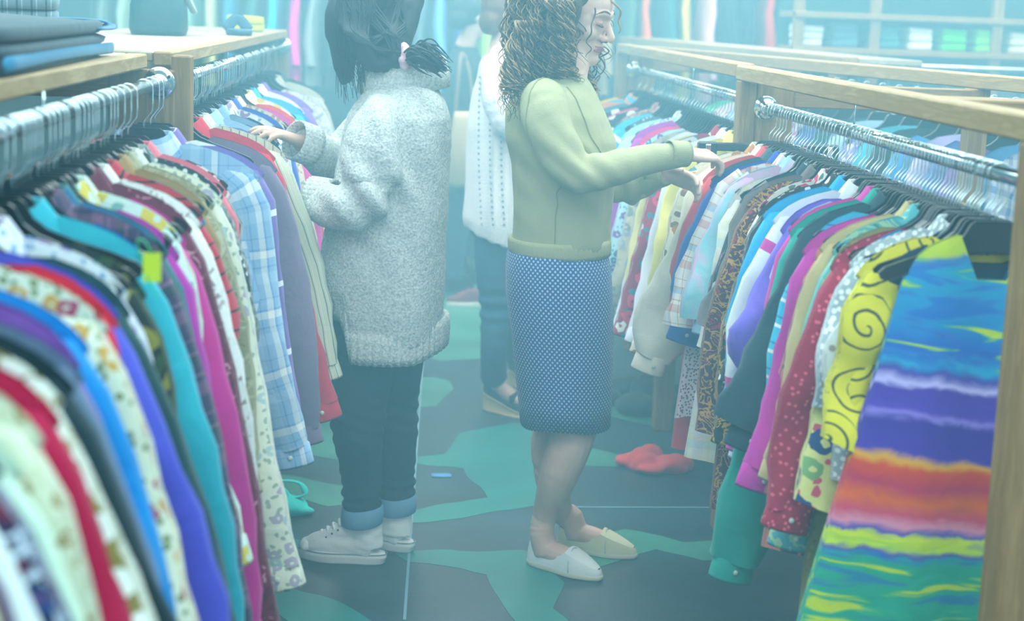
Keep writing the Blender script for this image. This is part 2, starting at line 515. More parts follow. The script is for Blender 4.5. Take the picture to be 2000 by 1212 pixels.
LX, LZ, RX, RZ = -0.57, 1.375, 1.08, 1.315
make_rack('near left clothes rack with pale shelf top and chrome rod', LX, LZ, 0.7, 4.05, (-0.645, -0.6, 0.7, 4.06, 1.408, 1.442),
          (-1.15, -0.647, 0.7, 4.06, 1.418, 1.442), [(-0.545, -0.5, 4.06, 4.13, 0, 1.44), (-1.15, -1.1, 3.98, 4.05, 0, 1.41), (-0.62, -0.57, 0.7, 0.76, 0, 1.405)],
          [(-0.69, -0.535, 4.052, 4.09, 1.12, 1.405), (-1.15, -0.69, 4.052, 4.09, 1.335, 1.405)], (1.9, 2.75))
make_rack('far left clothes rack behind the long haired shopper', LX, LZ - 0.005, 4.16, 8.2, (-0.6, -0.555, 4.15, 8.25, 1.41, 1.445),
          (-1.15, -0.602, 4.15, 8.25, 1.42, 1.445), [(-0.6, -0.55, 8.22, 8.29, 0, 1.41), (-1.15, -1.1, 8.22, 8.29, 0, 1.41)],
          [(-0.69, -0.6, 8.2, 8.22, 1.12, 1.41), (-1.1, -0.69, 8.2, 8.24, 1.33, 1.41)], (5.6,))
make_rack('near right clothes rack with knotted pine rail and post', RX, RZ, 2.7, 5.0, (1.0, 1.062, 2.6, 5.08, 1.393, 1.437), None,
          [(1.0, 1.05, 5.0, 5.07, 0, 1.393), (1.0, 1.12, 2.61, 2.69, 0, 1.393), (1.7, 1.76, 5.0, 5.07, 0, 1.393), (1.70, 1.78, 2.62, 2.70, 0, 1.395)],
          [(1.052, 1.165, 5.002, 5.04, 1.02, 1.391), (1.165, 1.76, 5.002, 5.04, 1.318, 1.391), (1.07, 1.78, 3.45, 3.62, 1.398, 1.425)], (4.0,))
make_rack('far right clothes rack behind the pine post', RX, RZ + 0.008, 5.1, 7.95, (1.0, 1.06, 5.09, 7.98, 1.4, 1.442), None,
          [(1.0, 1.05, 7.96, 8.03, 0, 1.4), (1.0, 1.07, 6.28, 6.36, 0, 0.42), (1.7, 1.76, 7.96, 8.03, 0, 1.4)],
          [(1.052, 1.16, 7.962, 7.99, 1.1, 1.398), (1.16, 1.7, 7.962, 7.99, 1.32, 1.398)], (6.3,))

# a third row that runs off at an angle on the right
third = thing('clothes_rack', 'slanting pine rack further right beyond the near rail', 'rack', (1.12, 7.9, 0), math.atan2(-2.57, 0.556) + PI / 2, 'clothes racks along the aisle')
box('top_rail', (-0.03, 0.035, -5.2, 0.0, 1.393, 1.437), PINE_Y, third)
box('post', (-0.03, 0.03, -0.06, 0.0, 0, 1.393), PINE_Z, third); box('post', (-0.03, 0.03, -3.35, -3.28, 0, 1.393), PINE_Z, third)
box('end_board', (0.035, 0.5, -3.34, -3.30, 1.1, 1.39), PINE_X, third)
rod_between('rod', (0.24, -5.2, 1.34), (0.24, 0.0, 1.34), 0.0155, CHROME, third)
fourth = thing('clothes_rack', 'distant pine rack rail crossing behind the curly haired woman', 'rack', (1.42, 12.0, 0), math.atan2(-3.3, 0.29) + PI / 2, 'clothes racks along the aisle')
box('top_rail', (-0.03, 0.04, -5.0, 0.0, 1.39, 1.435), PINE_Y, fourth); box('post', (-0.03, 0.03, -4.9, -4.83, 0, 1.39), PINE_Z, fourth)
box('post', (-0.03, 0.03, -0.1, -0.03, 0, 1.39), PINE_Z, fourth); box('shelf_plank', (0.042, 0.32, -5.0, 0.0, 1.405, 1.43), PALE_Y, fourth)

# ------------------------------------------------------------------ hangers
def hanger_meshes():
    s = 0.0; pts = []
    for t in np.linspace(205, -8, 14):
        a = math.radians(t); pts.append((0.0205 * math.cos(a), 0, -0.002 + 0.0205 * math.sin(a)))
    pts += [(0.0205, 0, -0.03), (0.019, 0, -0.05), (0.006, 0, -0.066), (0.001, 0, -0.074), (0, 0, -0.098)]
    v, f = tube_geo(pts, [0.0018] * len(pts), 6, up=(0, 1, 0))
    hook = obj('hook', v, f, WIRE)
    half = [(0.0, -0.088), (0.036, -0.088), (0.044, -0.094), (0.056, -0.116), (0.075, -0.131), (0.11, -0.146), (0.16, -0.162), (0.198, -0.177), (0.208, -0.187),
            (0.203, -0.199), (0.188, -0.202), (0.15, -0.186), (0.1, -0.167), (0.06, -0.152), (0.03, -0.145), (0.0, -0.143)]
    out = half + [(-x, z) for x, z in half[-2:0:-1]]
    n = len(out); rows = []
    cx, cz = 0.0, -0.13
    for yy, sh in ((-0.0045, 0.94), (-0.0055, 1.0), (0.0055, 1.0), (0.0045, 0.94)):
        rows.append([(x, yy, z if sh == 1.0 else z + (0.0025 if z < -0.147 - abs(x) * 0.2 else -0.0025)) for x, z in out])
    V = np.array(sum(rows, [])); Fc = []
    for r in range(3): Fc += [(r * n + j, r * n + (j + 1) % n, (r + 1) * n + (j + 1) % n, (r + 1) * n + j) for j in range(n)]
    h = len(half)
    for base, fl in ((0, False), (3 * n, True)):       # front and back as quads across the outline
        for sgn in (0, 1):
            idx = list(range(h)) if sgn == 0 else [0] + list(range(n - 1, h - 2, -1))
            for i in range(h // 2 - 1):
                q = (base + idx[i], base + idx[i + 1], base + idx[h - 2 - i], base + idx[h - 1 - i])
                Fc.append(q if (fl != (sgn == 1)) else tuple(reversed(q)))
    shoulder = obj('shoulder_frame', V, Fc, BLACK, smooth=False)
    bm = bmesh.new(); bm.from_mesh(shoulder.data); bmesh.ops.recalc_face_normals(bm, faces=bm.faces); bm.to_mesh(shoulder.data); bm.free()
    return hook, shoulder


HOOK, SHOULDER = hanger_meshes()
_proto_used = [False]


def hanger(loc, rz, label, group):
    h = thing('hanger', label, 'hanger', loc, rz, group)
    if not _proto_used[0]:
        _proto_used[0] = True
        HOOK.parent = h; SHOULDER.parent = h
    else:
        for src in (HOOK, SHOULDER):
            c = src.copy(); C.objects.link(c); c.parent = h
    return h


# ------------------------------------------------------------------ garments
def ztop(x, w, drop, neck=0.055, ndip=0.05):
    t = np.clip((np.abs(x) - neck) / (w - neck), 0, 1)
    z = -0.112 - drop * (0.55 * t ** 1.15 + 0.45 * t ** 5)
    dip = np.clip(1 - np.abs(x) / neck, 0, 1)
    return z - ndip * dip ** (0.6 if ndip < 0.1 else 1.0)


def garment(key, kind, spec, loc, rz, rack, group, w=0.215, sleeve='L', flare=12, body=0.62, slen=0.5, hem=1.04, side=1, thick=0.03,
            cuff=None, far_sleeve=True, seed=None, drop=0.082, waist=0.13, ndip=0.05, sway=0.0, fold=1.0, lod=0):
    """one garment on its hanger; origin on the rod; side = +1 when the aisle is on +X"""
    r = np.random.default_rng(seed if seed is not None else sum(map(ord, key)) * 7 + len(key))
    mat = cloth(spec)
    lab = f'{key} {rack}'
    art = {'shirt': 'shirt', 'blouse': 'blouse', 'dress': 'dress', 'tee_shirt': 'tee shirt', 'jacket': 'jacket', 'cardigan': 'cardigan', 'trousers': 'trousers', 'tunic': 'tunic'}[kind]
    t = thing(kind, lab, art, loc, rz, group)
    nu, nv = (30, 16) if lod == 0 else (18, 9)
    ou, ov = r.uniform(0, 3, 2)
    a = np.arange(nu) * 2 * PI / nu
    ph = r.uniform(0, 6, 4); kf = r.uniform(18, 34)
    has_collar = kind in ('shirt', 'jacket') or (kind == 'blouse' and ('collar' in key or r.random() < 0.4))
    neck = 0.055 if has_collar else 0.095; low = 0.0 if has_collar or ndip > 0.1 else r.uniform(0.008, 0.022)
    rows = []; uvs = []
    for i in range(nv):
        tt = i / (nv - 1)
        s = tt ** 0.9
        W = w * (1 - waist * math.sin(PI * min(s * 1.6, 1.0))) * (1 + (hem - 1) * s)
        if i == 0: W = w
        cs = np.cos(a); x = W * np.sign(cs) * np.abs(cs) ** 0.8
        B = 0.009 + thick * min(1, s * 3.0)
        y = B * np.sin(a)
        y = y + fold * (0.018 * np.sin(kf * x + ph[0]) + 0.010 * np.sin(kf * 1.9 * x + ph[1] + 3 * s)) * min(1, s * 1.5) * (0.4 + 0.6 * s)
        xx = np.clip(x, -w, w)
        z = (ztop(xx, w, drop, 0.06 if ndip > 0.1 else neck, ndip) - low) * (1 - s) + (-body - 0.015 * np.sin(5 * x + ph[2])) * s
        rows.append(np.stack([x, y + sway * s * 0.5, z], 1))
        uvs.append(np.stack([x + np.where(np.sin(a) > 0, 0.7, 0.0) + ou, z + ov if spec[0] != 'bands' else z + 0.1], 1))
    v, f = loft_geo(rows, cap=False)
    obj('torso', v, f, mat, t, np.vstack(uvs))
    for sd in ((side, -side) if far_sleeve else (side,)):
        if sleeve == 'N': break
        fl = math.radians(flare + r.uniform(-2, 2)) if sd == side else math.radians(6)
        Lh = slen * (1.0 if sd == side else 0.97)
        zt = -0.112 - drop - low
        p0 = np.array([sd * (w - 0.105), 0, zt + 0.002]); pa = np.array([sd * (w - 0.066), 0, zt - 0.028]); p1 = np.array([sd * (w - 0.046), 0, zt - 0.075])
        d = np.array([sd * math.sin(fl), 0, -math.cos(fl)])
        m = 12 if lod == 0 else 7
        path = [p0, pa, p1]
        bend = r.uniform(-0.02, 0.03)
        for q in np.linspace(0.16, 1, m - 3):
            path.append(p1 + d * (Lh * q) + np.array([sd * bend * math.sin(PI * q), sway * q + 0.015 * math.sin(6 * q + ph[3]), 0]))
        path = np.array(path)
        end = 0.048 if sleeve == 'L' else 0.066
        wid = np.interp(np.linspace(0, 1, m), [0, 0.09, 0.18, 0.45, 1], [0.04, 0.064, 0.071, 0.066, end])
        th = np.interp(np.linspace(0, 1, m), [0, 0.15, 1], [0.014, 0.026, 0.03])
        if cuff == 'puff': wid = np.interp(np.linspace(0, 1, m), [0, 0.3, 0.75, 0.92, 1], [0.06, 0.068, 0.105, 0.09, 0.05]); th = th * 1.8
        if cuff == 'wide': wid = np.interp(np.linspace(0, 1, m), [0, 0.1, 0.3, 0.8, 1], [0.04, 0.066, 0.075, 0.085, 0.06]); th = th * 1.3
        if cuff == 'flare': wid = np.interp(np.linspace(0, 1, m), [0, 0.3, 1], [0.07, 0.07, 0.10])
        ns = 16 if lod == 0 else 10
        tan = np.gradient(path, axis=0); tan /= np.linalg.norm(tan, axis=1)[:, None]
        b = np.arange(ns) * 2 * PI / ns; rr = []; uu = []; acc = 0.0
        for i in range(m):
            if i: acc += np.linalg.norm(path[i] - path[i - 1])
            e = np.array([-tan[i][2], 0, tan[i][0]]); e /= np.linalg.norm(e)
            wr = 1 + 0.10 * np.sin(2 * b + 9 * acc * 6 + ph[0]) * (0.3 + i / m) * 0.6
            wr2 = 1 + 0.32 * np.sin(3 * b + 30 * acc + ph[1]) * fold
            rr.append(path[i] + np.outer(np.cos(b) * wid[i] * wr, e) + np.outer(np.sin(b) * th[i] * wr2, (0, 1, 0)))
            uu.append(np.stack([np.cos(b) * wid[i] + (b > PI) * 0.3 + ou + 0.37, np.full(ns, -acc + ov)], 1))
        v, f = loft_geo(rr, cap=False)
        so = obj('sleeve', v, f, mat, t, np.vstack(uu))
        if sleeve == 'L' and lod == 0 and kind in ('shirt', 'blouse', 'jacket', 'cardigan') and sd == side:
            c0 = path[-1] - d * 0.01; rr = []; uu = []
            e = np.array([-d[2], 0, d[0]])
            for q, g in ((0, 0.85), (0.006, 1.02), (0.05, 1.06), (0.056, 1.04), (0.05, 0.98), (0.01, 0.94)):
                rr.append(c0 + d * q + np.outer(np.cos(b) * end * g, e) + np.outer(np.sin(b) * th[-1] * 0.9 * g, (0, 1, 0)))
                uu.append(np.stack([b * 0.05 + ou, np.full(ns, -q + ov)], 1))
            v, f = loft_geo(rr, cap=False); cf = obj('cuff', v, f, mat, t, np.vstack(uu))
            v, f = ellipsoid_geo(c0 + d * 0.028 + np.array([0, -th[-1] * 1.0, 0]), (0.006, 0.0025, 0.006), nu=8, nv=5)
            obj('button', v, f, solid('pearl_button', '#d8e0d8', 0.3), cf)
    if has_collar and lod == 0:
        nc = 20; b = np.arange(nc) * 2 * PI / nc; rr = []; uu = []
        fr = np.clip(-np.sin(b), 0, 1)            # 1 at the front of the neck
        for q, (gx, gy, zz) in enumerate(((0.058, 0.018, -0.135), (0.056, 0.02, -0.094), (0.062, 0.026, -0.093), (0.088, 0.034, -0.128))):
            z = zz - fr * (0.02 if q < 3 else 0.05)
            rr.append(np.stack([gx * np.cos(b), gy * np.sin(b) - 0.004, z], 1)); uu.append(np.stack([b * 0.06 + ou, np.full(nc, q * 0.03 + ov)], 1))
        v, f = loft_geo(rr, cap=False); obj('collar', v, f, mat, t, np.vstack(uu))
    return t

# ------------------------------------------------------------------ clothes on the four aisle racks
def S(c): return ('solid', c)


def hang(rows, rx, rz, side, place, group, lod=0, yaw=6, hooks=True):
    """rows: (distance down the rack, key, kind, cloth, options)"""
    for Y, key, kind, spec, opt in rows:
        r = np.random.default_rng(int(Y * 1000) + len(key))
        a = math.radians(opt.get('yaw', r.uniform(-yaw, yaw)))
        o = {k: q for k, q in opt.items() if k != 'yaw'}
        garment(key, kind, spec, (rx, Y, rz), a, 'on the ' + place, 'clothes on the ' + place, side=side, lod=lod, **o)
        if hooks: hanger((rx, Y, rz), a, f'black hanger carrying the {key}', 'hangers on the ' + place)


def bare(ys, rx, rz, place, rows):
    for y in ys:
        near = min(rows, key=lambda q: (q[0] > y, abs(q[0] - y)))
        hanger((rx, y, rz), math.radians(rng.uniform(-9, 9)), f'bare black hanger just behind the {near[1]}', 'hangers on the ' + place)


T = dict(thick=0.02)
near_left = [
    (1.16, 'mauve pink cotton blouse', 'blouse', S('#b0607c'), dict(thick=0.018, slen=0.6)),
    (1.192, 'dark teal blouse', 'blouse', S('#0b5058'), dict(thick=0.018, slen=0.62)),
    (1.225, 'olive and cream leafy blouse', 'blouse', ('print', '#9a9a60', '#5c6230', '#d8d8b8', '#c8c8a0', 9), dict(thick=0.018, w=0.21)),
    (1.26, 'deep purple cardigan', 'cardigan', S('#46205c'), dict(thick=0.018, slen=0.6)),
    (1.30, 'white long sleeve shirt', 'shirt', S('#eef4f2'), dict(thick=0.02, slen=0.62)),
    (1.37, 'navy blouse with maroon and white print', 'blouse', ('print', '#14284c', '#74203c', '#c8d4e4', '#26508c', 16), dict(thick=0.02, slen=0.6)),
    (1.43, 'pale mint blouse', 'blouse', S('#cbe4cc'), dict(thick=0.02, slen=0.6)),
    (1.545, 'cream knit top with brown embroidery', 'blouse', ('floral', '#d9dcc4', '#a08c60', '#d0d0b0', '#7c6a48', 20), dict(thick=0.03, slen=0.62, w=0.225)),
    (1.6, 'crimson cardigan', 'cardigan', S('#b40f46'), dict(slen=0.62)),
    (1.637, 'olive shirt with white beaded edge', 'shirt', ('dots', '#8c8248', '#f0f4ec', 26, 0.2, 0.42), dict(**T)),
    (1.672, 'black teal velvet jacket', 'jacket', S('#08303a'), dict(**T, slen=0.6)),
    (1.712, 'slate grey jacket with pale lining', 'jacket', S('#5f7690'), dict(thick=0.028, slen=0.6)),
    (1.83, 'violet long sleeve blouse', 'blouse', S('#7a50a2'), dict(thick=0.03, slen=0.56, flare=11)),
    (1.875, 'bright azure blouse', 'blouse', S('#0a8ad0'), dict(**T, slen=0.5)),
    (2.0, 'cream blouse with red and green flowers', 'blouse', ('floral', '#dfe2c8', '#b05068', '#7c8c60', '#d0a050', 17), dict(slen=0.56)),
    (2.06, 'scarlet tee shirt', 'tee_shirt', S('#c8203c'), dict(**T, slen=0.3, sleeve='L', body=0.95, hem=1.1)),
    (2.1, 'periwinkle cotton shirt', 'shirt', S('#4c54c4'), dict(**T, slen=0.55)),
    (2.16, 'deep green blouse with silver edging', 'blouse', S('#17484c'), dict(slen=0.6)),
    (2.23, 'lilac flowered white shirt', 'shirt', ('floral', '#dfe6ea', '#8a78c0', '#6f9fc8', '#b490c8', 22), dict(**T, sleeve='S', slen=0.2)),
    (2.34, 'black blouse with olive jungle print', 'blouse', ('print', '#10282c', '#5c6430', '#2c4a34', '#848434', 8), dict(slen=0.45, w=0.222, thick=0.034)),
    (2.45, 'turquoise linen shirt', 'shirt', S('#1fa6ba'), dict(slen=0.58, flare=12, thick=0.034)),
    (2.52, 'royal blue blouse', 'blouse', S('#1f5cae'), dict(**T, slen=0.55)),
    (2.58, 'purple plaid flannel shirt', 'shirt', ('plaid', '#3c3a58', '#7c5a78', '#24463c', '#94708c', 11), dict(**T, slen=0.64, body=0.9)),
    (2.64, 'teal and blue dyed shirt', 'shirt', ('tie', '#1a5c70', '#2c6ca0', '#2c7068', '#1c4c80', 5), dict(**T, slen=0.58)),
    (2.7, 'magenta knit sweater', 'blouse', S('#b020a0'), dict(**T, slen=0.42, w=0.222)),
    (2.78, 'mint shirt with yellow flowers', 'shirt', ('floral', '#cfe8e0', '#d8c850', '#80b8b0', '#a06858', 9), dict(**T, slen=0.46)),
    (2.85, 'fuchsia long blouse', 'blouse', S('#c0188c'), dict(**T, slen=0.62, body=0.8)),
    (2.92, 'burgundy speckled jacket', 'jacket', ('print', '#641a38', '#4c1228', '#641a38', '#c890a0', 34), dict(slen=0.74, thick=0.034, flare=13)),
    (2.99, 'white blouse with fine brown vines', 'blouse', ('print', '#e4eae8', '#b0a8a8', '#e4eae8', '#988888', 26), dict(slen=0.5, flare=10, w=0.222)),
    (3.07, 'red and black striped shirt', 'shirt', ('stripe', '#b8283c', '#20141c', '#b8283c', 34, 'v'), dict(**T, sleeve='S', slen=0.2)),
    (3.13, 'sky blue smooth blouse', 'blouse', S('#1d94e0'), dict(**T, sleeve='S', slen=0.2)),
    (3.19, 'tan suede jacket', 'jacket', S('#a0824c'), dict(**T, sleeve='S', slen=0.22)),
    (3.26, 'khaki furry jacket', 'jacket', ('print', '#8f9070', '#6c6c50', '#a8a888', '#b8b8a0', 20), dict(slen=0.46, thick=0.035)),
    (3.34, 'cream shirt with grey leaf print', 'shirt', ('floral', '#e0e4d0', '#b0aabc', '#9fb0a0', '#b0c8c8', 16), dict(slen=0.68, flare=14, w=0.228, thick=0.034)),
    (3.42, 'black sequinned top with silver flecks', 'blouse', ('dots', '#1c2c30', '#cfd8d8', 60, 1.0, 0.3), dict(**T, sleeve='S', slen=0.25)),
    (3.5, 'coral pink top', 'blouse', S('#e07080'), dict(**T, slen=0.36, flare=12)),
    (3.58, 'brown blouse with white dots', 'blouse', ('dots', '#4c4440', '#e8ece8', 20, 0.5, 0.28), dict(**T, sleeve='S', slen=0.2)),
    (3.9, 'purple shirt with white stitched seams', 'shirt', ('stripe', '#7c68b0', '#7c68b0', '#e8ecf0', 6, 'v'), dict(**T, slen=0.52, w=0.26)),
    (3.8, 'blue and white plaid shirt', 'shirt', ('plaid', '#8fb4d8', '#a8c8e4', '#e8ecea', '#5a90c8', 9), dict(slen=0.56, w=0.258, flare=13, thick=0.04, yaw=2)),
]
NL, NR, FL, FR = 'near left rack', 'near right rack', 'far left rack', 'far right rack'
for q in near_left:                       # the wide soft garments nearest the door hang fuller
    if q[0] < 1.75: q[4].update(w=0.25, flare=19)
    elif q[0] < 2.2: q[4].update(w=0.228, flare=15)
hang(near_left, LX, LZ, 1, NL, None)
bare([2.28, 2.4, 2.55, 2.61, 2.74, 2.82, 2.95, 3.03, 3.1, 3.3, 3.97], LX, LZ, NL, near_left)

far_left = [
    (4.27, 'dusty mauve blouse with gathered sleeves', 'blouse', S('#7c6c88'), dict(slen=0.6, w=0.262, thick=0.04, flare=11, cuff=None, yaw=2)),
    (4.36, 'red windbreaker', 'jacket', S('#d01c40'), dict(slen=0.6, flare=15, w=0.25, thick=0.034)),
    (4.45, 'cream and green striped shirt', 'shirt', ('stripe', '#cdd2ba', '#7c8c80', '#e0e4d0', 46, 'u'), dict(slen=0.5, w=0.27, flare=16, thick=0.036, yaw=2)),
    (4.53, 'white shirt with pale blue stripes', 'shirt', ('stripe', '#dfe8ec', '#8fb0cc', '#dfe8ec', 40, 'u'), dict(**T, slen=0.5)),
    (4.62, 'periwinkle long blouse', 'blouse', S('#7c84d0'), dict(slen=0.6, flare=12, w=0.235)),
    (4.72, 'pale blue cotton shirt', 'shirt', S('#a8cce8'), dict(slen=0.55, flare=12)),
    (4.82, 'black dress with white petal print', 'dress', ('floral', '#14242a', '#d8d4c8', '#14242a', '#c05070', 15), dict(slen=0.6, flare=16, body=0.95, w=0.235, thick=0.05)),
    (4.92, 'washed denim shirt', 'shirt', S('#7ea4c4'), dict(slen=0.5)),
    (5.02, 'navy top with coral panels', 'blouse', ('stripe', '#24405c', '#e05868', '#24405c', 9, 'v'), dict(slen=0.45)),
    (5.15, 'white shirt with mauve flowers', 'shirt', ('floral', '#e0e8ec', '#9c80b0', '#80b0c0', '#c090a8', 14), dict(slen=0.5)),
    (5.28, 'royal blue collared shirt', 'shirt', S('#3454b8'), dict(slen=0.5)),
    (5.4, 'beige flowered blouse', 'blouse', ('floral', '#d8ccb4', '#b88868', '#90a088', '#e0b090', 14), dict(slen=0.5)),
    (5.55, 'hot pink smooth blouse', 'blouse', S('#d838a8'), dict(slen=0.4, w=0.235)),
    (5.68, 'coral red soft blouse', 'blouse', S('#e04054'), dict(slen=0.45, w=0.23)),
    (5.8, 'pale yellow spotted shirt', 'shirt', ('dots', '#e4e8c0', '#d8c860', 20, 0.6, 0.3), dict(slen=0.5)),
    (5.95, 'bright sky blue shirt', 'shirt', S('#38a4f0'), dict(slen=0.5, w=0.24)),
    (6.1, 'cornflower blue blouse', 'blouse', S('#4890e8'), dict(slen=0.5, w=0.24)),
    (6.25, 'white ruffled shirt', 'shirt', S('#e4ecf4'), dict(slen=0.5)),
    (6.4, 'vivid violet blouse', 'blouse', S('#8060d8'), dict(slen=0.5, w=0.24)),
    (6.6, 'red trimmed grey top', 'blouse', S('#c86068'), dict(slen=0.5)),
    (6.8, 'grey speckled sweater', 'blouse', ('print', '#a8b0b4', '#88949a', '#c8d0d4', '#98a4a8', 30), dict(slen=0.5, w=0.27, thick=0.06)),
    (7.1, 'stone coloured jacket', 'jacket', S('#b0b4a8'), dict(slen=0.5, w=0.25)),
    (7.4, 'dark slate coat', 'jacket', S('#3c5058'), dict(slen=0.5)),
]
hang(far_left, LX, LZ - 0.005, 1, FL, None)
bare([4.22, 4.41, 4.58, 4.77, 4.97, 5.22, 5.47, 5.61, 5.88, 6.17, 6.5, 7.0], LX, LZ - 0.005, FL, far_left)

